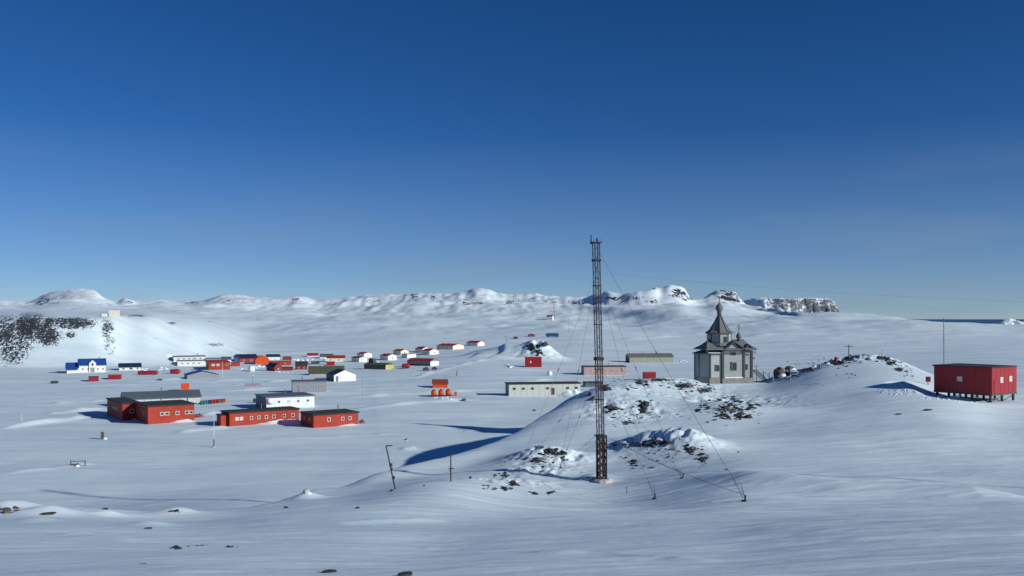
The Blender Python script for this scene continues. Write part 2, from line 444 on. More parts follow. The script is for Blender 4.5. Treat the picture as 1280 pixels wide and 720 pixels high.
ROUGH = [(*xy(p, d_), rx, ry, a) for p, d_, rx, ry, a in [(808, 97, 4.5, 4, .20), (866, 93, 3, 3.2, .26), (690, 91, 3.6, 3, .4), (672, 84, 3, 2.5, .3), (640, 75, 4, 2.5, .22), (775, 132, 8, 5, .11), (830, 142, 8, 5, .11), (860, 150, 8, 6, .2), (912, 130, 7, 8, .3), (800, 118, 4, 5, .20), (760, 116, 3, 5, .20), (1048, 160, 5, 5, .45), (1110, 160, 6, 7, .4), (1000, 157, 6, 4, .6), (672, 428, 9, 9, 1.6)]]
def extras(x, y, d):
    """everything on top of the lofted base, in world metres"""
    z = np.zeros_like(x)
    for bx, by, h, rx, ry, yw in BUMPS:
        m = (np.abs(x - bx) < 3.2 * max(rx, ry)) & (np.abs(y - by) < 3.2 * max(rx, ry))
        if m.any():
            dx = x[m] - bx; dy = y[m] - by
            c, s = math.cos(yw), math.sin(yw)
            u = (dx * c + dy * s) / rx; v = (-dx * s + dy * c) / ry
            z[m] += h * np.exp(-0.9 * (u * u + v * v))
    for bx, by, rx, ry, a in ROUGH:
        m = (np.abs(x - bx) < 2.4 * rx) & (np.abs(y - by) < 2.4 * ry)
        if m.any():
            q = ((x[m] - bx) / rx) ** 2 + ((y[m] - by) / ry) ** 2
            k = 1.0 if a < 1 else 3.0
            z[m] += a * np.exp(-q) * (0.9 - 1.7 * np.abs(fbm(x[m] / (2.2 * k) + 5, y[m] / (2.2 * k), 4, 0.6)))
    for pl, h, w, asym in RIDGES:
        xs = [p[0] for p in pl]; ys = [p[1] for p in pl]
        W_ = w; w = w * max(1, asym * .8)
        m = (x > min(xs) - 4 * w) & (x < max(xs) + 4 * w) & (y > min(ys) - 4 * w) & (y < max(ys) + 4 * w)
        if m.any():
            w = W_
            X = x[m]; Y = y[m]; dm = np.full(X.shape, 1e9); tt = np.zeros(X.shape); n = len(pl) - 1
            for i in range(n):
                ax, ay = pl[i]; bx, by = pl[i + 1]
                L2 = (bx - ax) ** 2 + (by - ay) ** 2
                t = np.clip(((X - ax) * (bx - ax) + (Y - ay) * (by - ay)) / L2, 0, 1)
                q = np.hypot(X - ax - t * (bx - ax), Y - ay - t * (by - ay))
                if asym != 1:      # gentle on the right of the line, a steep lee on its left
                    q = np.where((bx - ax) * (Y - ay) - (by - ay) * (X - ax) < 0, q / asym, q)
                k = q < dm
                dm = np.where(k, q, dm); tt = np.where(k, (i + t) / n, tt)
            fade = np.clip(np.minimum(tt, 1 - tt) * 6, 0.0, 1)
            wob = 0.75 + 0.5 * vnoise(X / (w * 3), Y / (w * 3)) if asym == 1 else 1.0 + 0.12 * vnoise(X / (w * 4), Y / (w * 4))
            z[m] += h * wob * fade * np.exp(-(dm / w) ** 2)
    return z
def detail(x, y, d):
    far = smooth(520, 900, d) * (1 - smooth(4000, 6000, d))
    mid = smooth(110, 200, d)
    hill = smooth(950, 1400, d)
    p_ = x * 0.85 + y * 0.53; q_ = -x * 0.53 + y * 0.85
    z = far * (2.8 * fbm(x / 170, y / 230, 4, 0.55) - (1.6 + 5.0 * hill) * np.abs(fbm(p_ / 300 + 9, q_ / 100, 5, 0.58)) + 1.8 * hill + 1.3 * hill + 0.7 * fbm(x / 22, y / 50, 3) - 0.9 * hill * np.abs(fbm(x / 30 + 31, y / 60, 3, 0.6)) + 1.1 * hill * fbm(x / 11 + 3, y / 70, 2))
    z = z + (0.12 * fbm(x / 13 + 3, y / 16, 3)) * smooth(6, 30, d) * (1 - 0.55 * mid)
    u = x * 0.98 + y * 0.2; v = -x * 0.2 + y * 0.98
    z = z + 0.022 * fbm(u / 3.4, v / 0.9, 3, 0.55) * (1 - smooth(60, 160, d))
    z = z + 0.05 * np.maximum(0, 0.30 - np.abs(fbm(u / 6 + 11, v / 1.9, 4, 0.55))) * smooth(5, 12, d) * (1 - smooth(50, 110, d))
    z = z + 0.07 * np.maximum(0, fbm(u / 9 + 40, v / 2.6, 3, 0.5) - 0.15) * (1 - smooth(60, 200, d))
    z = z + 0.30 * fbm(u / 55 + 4, v / 15, 4, 0.55) * smooth(130, 220, d) * (1 - smooth(1500, 2000, d))
    return z
def pads(x, y, z):
    for cx, cy, yw, hx, hy, pz, mg in PADS:
        rr = max(hx, hy) * 1.5 + mg
        m = (np.abs(x - cx) < rr) & (np.abs(y - cy) < rr)
        if m.any():
            dx = x[m] - cx; dy = y[m] - cy
            c, s = math.cos(yw), math.sin(yw)
            u = np.maximum(np.abs(dx * c + dy * s) - hx, 0); v = np.maximum(np.abs(-dx * s + dy * c) - hy, 0)
            w = 1 - smooth(0, mg, np.hypot(u, v))
            z[m] = z[m] * (1 - w) + pz * w
    return z
def column_z(px, d):
    x = (px - 640) / F * d
    z = col_profile(px, d) + extras(x, d, d) + detail(x, d, d)
    return pads(x, d, z)
_D = np.exp(np.linspace(math.log(6), math.log(2600), 3200))
_hc = {}
def hit(px, py):
    """first point of the ground along the sight line -> world x, y, z"""
    k = (round(px * 2) / 2, len(PADS), len(RIDGES))
    if k not in _hc:
        _hc[k] = column_z(k[0], _D)
    z = _hc[k]
    ray = -(py - HY) / F * _D
    below = np.nonzero(z >= ray)[0]
    i = below[0] if len(below) else len(_D) - 1
    d = _D[i]
    if i > 0:
        a = ray[i - 1] - z[i - 1]; b = z[i] - ray[i]
        d = _D[i - 1] + (_D[i] - _D[i - 1]) * a / max(a + b, 1e-6)
    x = (px - 640) / F * d
    return x, d, ZC - (py - HY) / F * d
def ground(x, y):
    px = 640 + F * x / y
    return ZC + float(column_z(px, np.array([y]))[0])

def ridge(pts, h, w, asym=1):
    RIDGES.append(([hit(*p)[:2] for p in pts], h, w, asym))
for pts, h, w, *asym in [
    ([(55, 518), (90, 514), (135, 511)], 0.95, 1.4), ([(0, 537), (40, 530), (80, 525), (112, 521)], 0.8, 1.5),
    ([(218, 541), (255, 537), (290, 534)], 0.75, 1.2), ([(395, 499), (470, 495), (540, 491), (600, 488)], 0.75, 1.6),
    ([(120, 579), (60, 586), (0, 592)], 0.25, 1.0), ([(250, 519), (300, 512)], 0.5, 1.3),
    ([(440, 512), (520, 504), (600, 499)], 0.6, 1.8), ([(165, 478), (215, 474), (300, 470)], 0.5, 2.5),
    ([(888, 592), (960, 603), (1060, 613), (1180, 619), (1290, 623)], 0.9, 3.0),
    ([(640, 480), (690, 474)], 0.5, 1.6), ([(60, 470), (130, 474), (200, 471)], 0.4, 2.5),
    ([(500, 562), (520, 560)], 0.4, 1.0), ([(300, 652), (430, 655), (560, 651)], 0.16, 0.6), ([(640, 690), (760, 693), (900, 702)], 0.08, 0.35), ([(60, 668), (160, 676), (270, 673)], 0.12, 0.5), ([(770, 425), (800, 423), (850, 420)], 1.2, 6), ([(905, 425), (960, 418), (1040, 415)], 1.4, 7), ([(470, 470), (540, 466), (600, 463)], 0.6, 2.0), ([(90, 482), (180, 480), (300, 474), (340, 476)], 0.4, 1.2), ([(92, 485), (180, 483), (300, 477)], 0.35, 1.0), ([(440, 478), (520, 472), (600, 450), (640, 438)], 0.4, 1.6), ([(60, 505), (130, 500)], 0.45, 1.2), ([(260, 490), (320, 486), (350, 484)], 0.45, 1.3), ([(420, 488), (500, 484), (530, 482)], 0.45, 1.2), ([(300, 550), (420, 546), (500, 541)], 0.2, .9), ([(330, 478), (350, 476), (364, 475)], 0.5, 1.5), ([(610, 450), (632, 442), (648, 433)], 1.5, 2.5, 5), ([(590, 448), (604, 440)], 1.0, 2.0, 5)]:
    ridge(pts, h, w, *asym)
RIDGES.append(([xy(*p) for p in [(425, 80), (450, 85), (495, 91), (563, 99), (598, 103), (640, 109), (680, 120), (715, 131)]], 0.5, 1.0, 4))

# ------------------------------------------------------------------ mesh helpers
class MB:
    def __init__(s):
        s.v = []; s.f = []
    def add(s, vs, fs):
        o = len(s.v)
        s.v += [tuple(p) for p in vs]
        s.f += [tuple(i + o for i in f) for f in fs]
        return s
    def box(s, x0, x1, y0, y1, z0, z1):
        return s.add([(x0, y0, z0), (x1, y0, z0), (x1, y1, z0), (x0, y1, z0), (x0, y0, z1), (x1, y0, z1), (x1, y1, z1), (x0, y1, z1)],
                     [(0, 3, 2, 1), (4, 5, 6, 7), (0, 1, 5, 4), (1, 2, 6, 5), (2, 3, 7, 6), (3, 0, 4, 7)])
    def prism(s, poly, axis, a, b):
        """poly: 2-D outline, extruded along axis from a to b"""
        n = len(poly)
        def pt(p, t):
            return (t, p[0], p[1]) if axis == 'x' else ((p[0], t, p[1]) if axis == 'y' else (p[0], p[1], t))
        vs = [pt(p, a) for p in poly] + [pt(p, b) for p in poly]
        fs = [tuple(range(n))[::-1], tuple(range(n, 2 * n))] + [(i, (i + 1) % n, (i + 1) % n + n, i + n) for i in range(n)]
        return s.add(vs, fs)
    def tube(s, p0, p1, r0, r1=None, n=6):
        r1 = r0 if r1 is None else r1
        p0 = Vector(p0); p1 = Vector(p1)
        a = (p1 - p0).normalized()
        u = a.orthogonal().normalized(); w = a.cross(u)
        vs = []
        for p, r in ((p0, r0), (p1, r1)):
            for i in range(n):
                t = 2 * math.pi * i / n
                vs.append(p + (u * math.cos(t) + w * math.sin(t)) * r)
        return s.add(vs, [tuple(range(n))[::-1], tuple(range(n, 2 * n))] + [(i, (i + 1) % n, (i + 1) % n + n, i + n) for i in range(n)])
    def path(s, pts, r, n=4):
        for a, b in zip(pts[:-1], pts[1:]):
            s.tube(a, b, r, r, n)
        return s
    def lathe(s, prof, n=16, c=(0, 0, 0), rot=0.0, axis='z'):
        vs = []; fs = []
        for r, z in prof:
            for i in range(n):
                t = 2 * math.pi * i / n + rot
                p = (r * math.cos(t), r * math.sin(t), z)
                if axis == 'x': p = (p[2], p[0], p[1])
                if axis == 'y': p = (p[0], p[2], p[1])
                vs.append((c[0] + p[0], c[1] + p[1], c[2] + p[2]))
        for k in range(len(prof) - 1):
            for i in range(n):
                fs.append((k * n + i, k * n + (i + 1) % n, (k + 1) * n + (i + 1) % n, (k + 1) * n + i))
        fs.append(tuple(range(n))[::-1]); fs.append(tuple((len(prof) - 1) * n + i for i in range(n)))
        return s.add(vs, fs)
    def rock(s, c, r, sq=(1, 1, 0.7), seed=0, rough=0.32):
        rr = random.Random(seed)
        ph = rr.random() * 6.28
        offs = [(rr.gauss(0, 1), rr.gauss(0, 1), rr.gauss(0, 1), 0.35 + rr.random() * 0.55) for _ in range(7)]
        pl = []
        for a, b2, c2, k in offs:
            L = math.sqrt(a * a + b2 * b2 + c2 * c2) or 1
            pl.append((a / L, b2 / L, c2 / L, 0.55 + 0.35 * k))
        vs = []
        for x, y, z in ICO_V:
            m = 1.0
            for a, b2, c2, k in pl:          # chop facets off the ball
                q = x * a + y * b2 + z * c2
                if q > 0.05: m = min(m, k / q)
            m *= 1 + rough * 0.35 * (rr.random() - 0.5)
            X, Y, Z = x * m * r * sq[0], y * m * r * sq[1], z * m * r * sq[2]
            vs.append((c[0] + X * math.cos(ph) - Y * math.sin(ph), c[1] + X * math.sin(ph) + Y * math.cos(ph), c[2] + Z))
        return s.add(vs, ICO_F)
    def mesh(s, name, m, smooth=False):
        me = bpy.data.meshes.new(name)
        me.from_pydata(s.v, [], s.f)
        if smooth:
            me.polygons.foreach_set('use_smooth', [True] * len(me.polygons))
        if m is not None:
            me.materials.append(m)
        me.update()
        return me
    def build(s, name, m, parent=None, smooth=False, loc=None):
        o = bpy.data.objects.new(name, s.mesh(name, m, smooth))
        C.objects.link(o)
        if parent is not None: o.parent = parent
        if loc is not None: o.location = loc
        return o
def _ico():
    t = (1 + 5 ** 0.5) / 2
    v = [(-1, t, 0), (1, t, 0), (-1, -t, 0), (1, -t, 0), (0, -1, t), (0, 1, t), (0, -1, -t), (0, 1, -t), (t, 0, -1), (t, 0, 1), (-t, 0, -1), (-t, 0, 1)]
    v = [Vector(p).normalized() for p in v]
    f = [(0, 11, 5), (0, 5, 1), (0, 1, 7), (0, 7, 10), (0, 10, 11), (1, 5, 9), (5, 11, 4), (11, 10, 2), (10, 7, 6), (7, 1, 8), (3, 9, 4), (3, 4, 2), (3, 2, 6), (3, 6, 8), (3, 8, 9), (4, 9, 5), (2, 4, 11), (6, 2, 10), (8, 6, 7), (9, 8, 1)]
    mid = {}
    def md(a, b):
        k = (min(a, b), max(a, b))
        if k not in mid:
            v.append(((v[a] + v[b]) / 2).normalized()); mid[k] = len(v) - 1
        return mid[k]
    g = []
    for a, b, c in f:
        ab, bc, ca = md(a, b), md(b, c), md(c, a)
        g += [(a, ab, ca), (b, bc, ab), (c, ca, bc), (ab, bc, ca)]
    return [tuple(p) for p in v], g
ICO_V, ICO_F = _ico()

def tag(o, label=None, cat=None, group=None, kind=None):
    if label: o['label'] = label
    if cat: o['category'] = cat
    if group: o['group'] = group
    if kind: o['kind'] = kind
    return o
def thing(name, label, cat, loc=(0, 0, 0), rz=0.0, group=None):
    o = bpy.data.objects.new(name, None)
    o.empty_display_size = 0.5
    C.objects.link(o)
    o.location = loc
    o.rotation_euler = (0, 0, rz)
    return tag(o, label, cat, group)

# ------------------------------------------------------------------ buildings : first where they stand
WIN = {}
def window_meshes(w, h, fm, pm, cross=False):
    k = (round(w, 2), round(h, 2), fm, pm, cross)
    if k not in WIN:
        t = min(0.13, w * 0.16)
        fb = MB()
        fb.box(-w/2, -w/2 + t, -0.05, 0.02, -h/2, h/2).box(w/2 - t, w/2, -0.05, 0.02, -h/2, h/2)
        fb.box(-w/2 + t, w/2 - t, -0.05, 0.02, h/2 - t, h/2).box(-w/2 + t, w/2 - t, -0.07, 0.02, -h/2, -h/2 + t)
        if cross:
            fb.box(-0.03, 0.03, -0.045, 0.02, -h/2 + t, h/2 - t).box(-w/2 + t, -0.03, -0.04, 0.02, -0.03, 0.03).box(0.03, w/2 - t, -0.04, 0.02, -0.03, 0.03)
        pb = MB().box(-w/2 + t, w/2 - t, -0.025, 0.01, -h/2 + t, h/2 - t)
        WIN[k] = (fb.mesh('window', M[fm]), pb.mesh('pane', M[pm]))
    return WIN[k]
def add_window(parent, face, L, W, a, z, w, h, fm='white', pm='glass', cross=False):
    """face F(ront) L(eft) R(ight); a = metres along the face from its centre"""
    fme, pme = window_meshes(w, h, fm, pm, cross)
    o = bpy.data.objects.new('window', fme); C.objects.link(o); o.parent = parent
    if face == 'F': o.location = (a, -W/2, z)
    elif face == 'L': o.location = (-L/2, a, z); o.rotation_euler = (0, 0, R(-90))
    elif face == 'R': o.location = (L/2, a, z); o.rotation_euler = (0, 0, R(90))
    p = bpy.data.objects.new('pane', pme); C.objects.link(p); p.parent = o
    return o
def add_door(parent, face, L, W, a, w, h, m='brown', z0=0.0):
    o = MB().box(-w/2, w/2, -0.06, 0.02, 0, h).build('door', M[m], parent)
    o.location = (a, -W/2, z0) if face == 'F' else ((-L/2, a, z0) if face == 'L' else (L/2, a, z0))
    o.rotation_euler = (0, 0, {'F': 0, 'L': R(-90), 'R': R(90)}[face])
    k = MB().box(w/2 - 0.18, w/2 - 0.08, -0.12, -0.06, h * 0.46, h * 0.5).build('handle', M['steel'], o)
    return o

SPECS = []
def spec(**k):
    """corner=(px,py) of the near ground corner, end = column of the other end of the front, side = 'L' (corner is the left end of the front) or 'R'"""
    s = dict(yaw=0, side='L', depth=None, sidepx=None, roof='flat', rh=0, eave=0.2, wall='red', rm='black', group=None, win=[], d=None, base=0.0, sink=0.8, pad=True, cat='building', name='building')
    s.update(k)
    px, py = s['corner']
    if s['d']:
        d = s['d']; p0 = ((px - 640) / F * d, d, ZC - (py - HY) / F * d)
    else:
        p0 = hit(px, py)
    x0, y0, z0 = p0
    yw = R(s['yaw']); c, sn = math.cos(yw), math.sin(yw)
    f = (c, sn) if s['side'] == 'L' else (-c, -sn)
    g = (-sn, c)
    def solve(v, p):
        u = (p - 640) / F
        return (u * y0 - x0) / (v[0] - u * v[1])
    L = solve(f, s['end'])
    W = s['depth'] if s['depth'] else solve(g, s['sidepx'])
    s['L'], s['W'] = L, W
    s['H'] = s['h'] * y0 / F
    s['RH'] = s['rh'] * y0 / F
    cx = x0 + f[0] * L / 2 + g[0] * W / 2; cy = y0 + f[1] * L / 2 + g[1] * W / 2
    s['loc'] = (cx, cy, z0)
    if L < 0 or W < 0 or L > 60 or W > 60:
        print('BAD SPEC', s['label'], L, W)
    if s['pad']:
        PADS.append((cx, cy, yw, L / 2, W / 2, z0 - ZC, max(2.5, 0.4 * min(L, W))))
    SPECS.append(s)
    return s

HG = 'white houses with red roofs on the slope'
# front row of the valley
spec(label='red flat-roofed block, leftmost of the front row, with a dark gable end', corner=(153, 526), end=175, yaw=36, sidepx=134, h=21, wall='red', rm='black', eave=0.25, key='red_left',
     win=[('F', 0.1, 0.55, 1.0, 0.9), ('L', -2.6, .6, .7, .7), ('L', -1.2, .6, .7, .7), ('L', .3, .6, .7, .7), ('L', 1.8, .6, .7, .7)])
spec(label='red block with black roof and windows in pairs, second of the front row', corner=(185, 530.5), end=243, yaw=36, sidepx=170, h=22, wall='red', rm='black', eave=0.25,
     win=[('F', -1.9, .55, .95, .8), ('F', -.9, .55, .95, .8), ('F', 1.2, .55, .85, .9), ('F', 3.2, .55, .9, .8), ('F', 4.1, .55, .9, .8), ('L', -1.5, .55, .6, .8)], key='red_main')
spec(label='long red hut with a row of white-framed windows, below the white radome', corner=(287, 533), end=373.5, yaw=36, depth=5.2, h=16, wall='red', rm='black', eave=0.22,
     win=[('F', -5.9, .55, .8, .8, 'glassbright'), ('F', -5.0, .55, .8, .8, 'glassbright'), ('F', -2.9, .55, .7, .8), ('F', -1.3, .55, .7, .8), ('F', .3, .55, .75, .8), ('F', 1.9, .55, .8, .8), ('F', 4.2, .55, .7, .8), ('F', 6.1, .55, .8, .85)], key='red_long')
spec(label='red hut with black roof and three windows, rightmost of the front row', corner=(392, 535), end=448, yaw=34, sidepx=376, h=15.5, wall='red', rm='black', eave=0.22,
     win=[('F', -1.6, .6, .8, .9), ('F', 1.4, .6, .75, .8), ('F', 3.0, .6, .75, .8), ('L', -1.2, .6, .6, .8), ('L', 1.6, .6, .6, .8)], key='red_right')
spec(label='long pale ribbed warehouse with grey roof, behind the leftmost red blocks', corner=(154, 509), end=250.5, yaw=26, depth=9, h=9.5, rh=7, roof='gable_x', wall='pale', rm='slate', eave=0.3, key='warehouse')
spec(label='white panelled hut with four windows and slate roof, behind the long red hut', corner=(333, 512), end=393, yaw=30, sidepx=320, h=14.5, wall='white', rm='slate', eave=0.3,
     win=[('F', -2.9, .62, .7, .7), ('F', -.5, .62, .7, .7, 'glassbright'), ('F', 1.9, .62, .7, .7), ('F', 4.3, .62, .7, .7)], key='white_hut')
spec(label='grey panelled hut with four dark windows, behind the white panelled hut', corner=(365.5, 491), end=408, yaw=16, depth=6, h=13.5, wall='grey', rm='slate', eave=0.2,
     win=[('F', -3.6, .55, .8, .7), ('F', -1.2, .55, .8, .7), ('F', 1.2, .55, .8, .7), ('F', 3.6, .55, .8, .7)], key='grey_hut')
spec(label='white gable-fronted garage with dark blue roof in the valley', corner=(417.5, 477), end=445, yaw=34, sidepx=408, h=8, rh=6, roof='gable_y', wall='white', rm='navy', eave=0.25, key='garage')
spec(label='low shed with olive roof behind the white garage', corner=(387, 469), end=430, yaw=14, depth=9, h=2.6, rh=7.5, roof='gable_x', wall='pink', rm='olive', eave=0.4)
spec(label='dark red hut with black barrel roof above the olive shed', corner=(369, 462), end=384, yaw=14, depth=6, h=5, rh=4.5, roof='arch_x', wall='darkred', rm='black', eave=0.3, win=[('F', -1, .5, .7, .7), ('F', 1.2, .5, .7, .7)])
spec(label='dark red and navy hut with steep roof left of the barrel-roofed hut', corner=(343, 464), end=352.5, yaw=36, sidepx=333, h=5, rh=4.5, roof='gable_y', wall='darkred', rm='navy', eave=0.3, win=[('F', 0, .5, .8, .7)])
spec(label='bright orange barrel-roofed hangar in the middle of the far station', corner=(319, 455.5), end=337, yaw=20, depth=9, h=3, rh=7, roof='arch_y', wall='orange', rm='orange', eave=0.1)
spec(label='long low red building right of the orange hangar', corner=(338, 457), end=364, yaw=20, depth=6, h=4.6, roof='flat', wall='red', rm='roofred', eave=0.2, win=[('F', -3, .5, .7, .6), ('F', 2, .5, .7, .6)])
spec(label='small red hut left of the white radome ball', corner=(289, 458), end=300, yaw=20, depth=4, h=4.5, wall='red', rm='roofred', eave=0.15)
spec(label='red building with navy roof behind the orange hangar', corner=(299, 453), end=323, yaw=26, sidepx=292, h=5, rh=4, roof='gable_x', wall='red', rm='navy', eave=0.3, win=[('F', -2.4, .5, .9, .7), ('F', 1.2, .5, .9, .7)])
spec(label='white hut with navy roof right behind the orange hangar', corner=(334, 450), end=350, yaw=20, depth=7, h=4, rh=2.5, roof='gable_x', wall='white', rm='navy', eave=0.3)
spec(label='dark low lean-to joining the two dark red huts', corner=(353, 463.3), end=366, yaw=16, depth=4, h=3.6, wall='darkred', rm='black', eave=0.15)
spec(label='low black-walled store left of the cream-walled house', corner=(389, 455.5), end=399, yaw=10, depth=4, h=2.6, wall='wooddark', rm='black', eave=0.1)
spec(label='bright blue hut at the left end of the red and orange cluster', corner=(292.5, 453), end=298.5, yaw=16, depth=5, h=6.5, wall='blueveh', rm='navy', eave=0.15)
spec(label='orange lean-to stepping down on the right of the orange hangar', corner=(336.5, 458.2), end=347, yaw=18, depth=4, h=3.6, rh=2.4, roof='shed', wall='orange', rm='orange', eave=0.1)
spec(label='tiny hut with red roof alone behind the long low red building', corner=(354, 450), end=364, yaw=16, depth=4, h=2, rh=2, roof='gable_x', wall='darkred', rm='brownroof', eave=0.2)
spec(label='small red-roofed hut at the back of the far station', corner=(384, 446), end=397, yaw=10, depth=5, h=1.6, rh=2.6, roof='gable_x', wall='white', rm='roofred', eave=0.2)
spec(label='low hut with slate roof behind a snow bank at the back of the station', corner=(400, 448), end=416, yaw=10, depth=6, h=2, rh=3.2, roof='gable_x', wall='white', rm='slate', eave=0.2)
spec(label='white and red house with cream end near the slate-roofed hut', corner=(421, 452.5), end=431.5, yaw=-34, side='R', depth=1, h=4.5, rh=2.5, roof='gable_y', wall='cream', rm='roofred', eave=0.3, skip=True) if False else None
spec(label='white house with red roof and cream wall above the red crate', corner=(408.5, 452.5), end=431, yaw=12, depth=7, h=5, rh=2.6, roof='gable_x', wall='cream', rm='roofred', eave=0.3, group=HG, win=[('F', -2.5, .5, .9, .8), ('F', 1.5, .5, .9, .8)])
spec(label='red box hut in front of the cream-walled house', corner=(408, 457), end=418, yaw=8, depth=3.5, h=4.2, wall='crimson', rm='roofred', eave=0.05, name='box_hut', cat='hut')
# far left
spec(label='large white building with bright blue roof under the cliff, far left', corner=(99, 466), end=132, yaw=28, depth=9, h=9.5, rh=7, roof='gable_x', wall='white', rm='blue', eave=0.4, key='bluehouse',
     win=[('F', -3.6, .45, .6, .9), ('F', -1.6, .45, .6, .9), ('F', 2.0, .45, .6, .9), ('F', 4.0, .45, .6, .9)])
spec(label='low white building with dark blue roof right of the bright blue one', corner=(149, 463), end=176, yaw=24, depth=8, h=4, rh=4, roof='gable_x', wall='white', rm='navy', eave=0.4, win=[('F', -2.6, .5, 1.2, .8), ('F', .4, .5, 1.6, .9), ('F', 3.0, .5, .8, .8)])
spec(label='red shipping container left of another, in front of the blue-roofed building', corner=(110.5, 477), end=123, yaw=22, depth=2.6, h=5.4, wall='crimson', rm='navy', eave=0.03, name='shipping_container', cat='container', group='red containers below the blue roof')
spec(label='red shipping container nearest the snow right of the blue-roofed building', corner=(135, 474.5), end=150.5, yaw=14, depth=2.6, h=5, wall='crimson', rm='roofred', eave=0.03, name='shipping_container', cat='container', group='red containers below the blue roof')
spec(label='upper long white block with blue roof edge at the left of the station', corner=(217, 452), end=256.5, yaw=24, depth=7, h=6, wall='white', rm='navy', eave=0.25, win=[('F', a, .55, 1.0, .7) for a in (-5, -2.5, 0, 2.5, 5)])
spec(label='lower long white block standing before the upper white block', corner=(222, 457.5), end=256, yaw=24, depth=6, h=6, wall='white', rm='slate', eave=0.25, win=[('F', a, .5, 1.0, .7) for a in (-4, -1.5, 1, 3.5)])
spec(label='light grey low block right of the two long white blocks', corner=(257, 452.5), end=276, yaw=20, depth=6, h=4, wall='grey', rm='slate', eave=0.2)
spec(label='small hut with dark slate hip between grey block and orange hangar', corner=(277, 452), end=289, yaw=20, depth=6, h=2.4, rh=3, roof='gable_x', wall='white', rm='slate', eave=0.2)
spec(label='red and white building with red base, in front of the grey block', corner=(261, 462.5), end=287.5, yaw=22, sidepx=257.5, h=9, wall='red', rm='roofred', eave=0.25, win=[('F', -2.6, .68, 1.5, 1.1, 'glassbright'), ('F', -.6, .68, 1.5, 1.1, 'glassbright'), ('F', 3.2, .68, 1.2, 1.0)])
spec(label='wide low grey hangar with blue roof edge behind the orange crate', corner=(234, 474), end=272.5, yaw=26, depth=10, h=4.6, rh=4.6, roof='gable_y', wall='grey', rm='blue', eave=0.3, name='hangar')
spec(label='orange crate alone on the snow behind the pale warehouse', corner=(226, 489), end=236, yaw=16, depth=2.4, h=8, wall='orange', rm='orange', eave=0.02, name='crate_hut', cat='crate', win=[])
# houses on the slope
spec(label='lower white house with red roof, leftmost pair of the slope', corner=(449, 452.5), end=439.5, yaw=-42, side='R', sidepx=459, h=4.8, rh=1.6, roof='gable_x', wall='white', rm='roofred', group=HG, win=[('R', -1, .5, .8, .8), ('F', 0, .5, .8, .8)])
spec(label='upper white house with red roof, leftmost pair of the slope', corner=(455, 447), end=446.5, yaw=-42, side='R', sidepx=465, h=4.6, rh=1.6, roof='gable_x', wall='white', rm='roofred', group=HG, win=[('R', 0, .5, .9, .8)])
spec(label='white house with red roof, second from left on the slope', corner=(485, 450.5), end=475, yaw=-42, side='R', sidepx=496, h=5.5, rh=2.2, roof='gable_x', wall='white', rm='roofred', group=HG, win=[('R', 0, .5, .9, .8), ('F', 0, .5, .9, .8)])
spec(label='cream house with brownish red roof, behind the second house of the slope', corner=(501, 443.5), end=491.5, yaw=-42, side='R', sidepx=511, h=4.6, rh=2, roof='gable_x', wall='cream', rm='brownroof', group=HG, win=[('R', 0, .5, .9, .8)])
spec(label='plain white flat-roofed block between the houses on the slope', corner=(509, 447.5), end=502, yaw=-42, side='R', sidepx=520, h=4.6, wall='white', rm='grey', eave=0.1)
spec(label='white house with red roof, rear one of the middle pair', corner=(528, 441), end=519, yaw=-42, side='R', sidepx=538, h=4.8, rh=2.4, roof='gable_x', wall='white', rm='roofred', group=HG, win=[('F', 0, .5, .9, .8)])
spec(label='white house with red roof, front one of the middle pair', corner=(537, 443.5), end=527.5, yaw=-42, side='R', sidepx=548.5, h=4.8, rh=2.4, roof='gable_x', wall='white', rm='roofred', group=HG, win=[('R', 0, .5, .9, .8), ('F', 0, .5, .9, .8)])
spec(label='long house with red roof and dark windows, second from right on the slope', corner=(566, 437), end=546, yaw=-28, side='R', sidepx=580, h=4.6, rh=2.2, roof='gable_x', wall='cream', rm='roofred', group=HG, win=[('F', a, .55, 1.2, .9) for a in (-4.5, -1.5, 1.5, 4.5)])
spec(label='white house with red roof, rightmost on the slope', corner=(597, 432.5), end=583, yaw=-30, side='R', sidepx=606, h=3.8, rh=2.2, roof='gable_x', wall='white', rm='roofred', group=HG, win=[('F', -2, .5, 1, .8), ('F', 2, .5, 1, .8)])
spec(label='long building with red-topped roof, shaded front coloured grey and sunlit end white', corner=(538, 457.5), end=509, yaw=-30, side='R', sidepx=548.5, h=5.6, rh=3, roof='gable_x', wall='grey', rm='roofred', eave=0.2, key='greylong')
spec(label='olive building with yellow end and dark tower box', corner=(482, 462), end=455, yaw=-26, side='R', sidepx=492.5, h=5.6, rh=2, roof='gable_x', wall='olive', rm='olive', eave=0.2, key='olivelong')
spec(label='orange-brown hut behind three red tanks', corner=(541, 485), end=559.5, yaw=6, depth=4, h=5, rh=4, roof='shed', wall='orange', rm='brownroof', eave=0.25, name='hut')
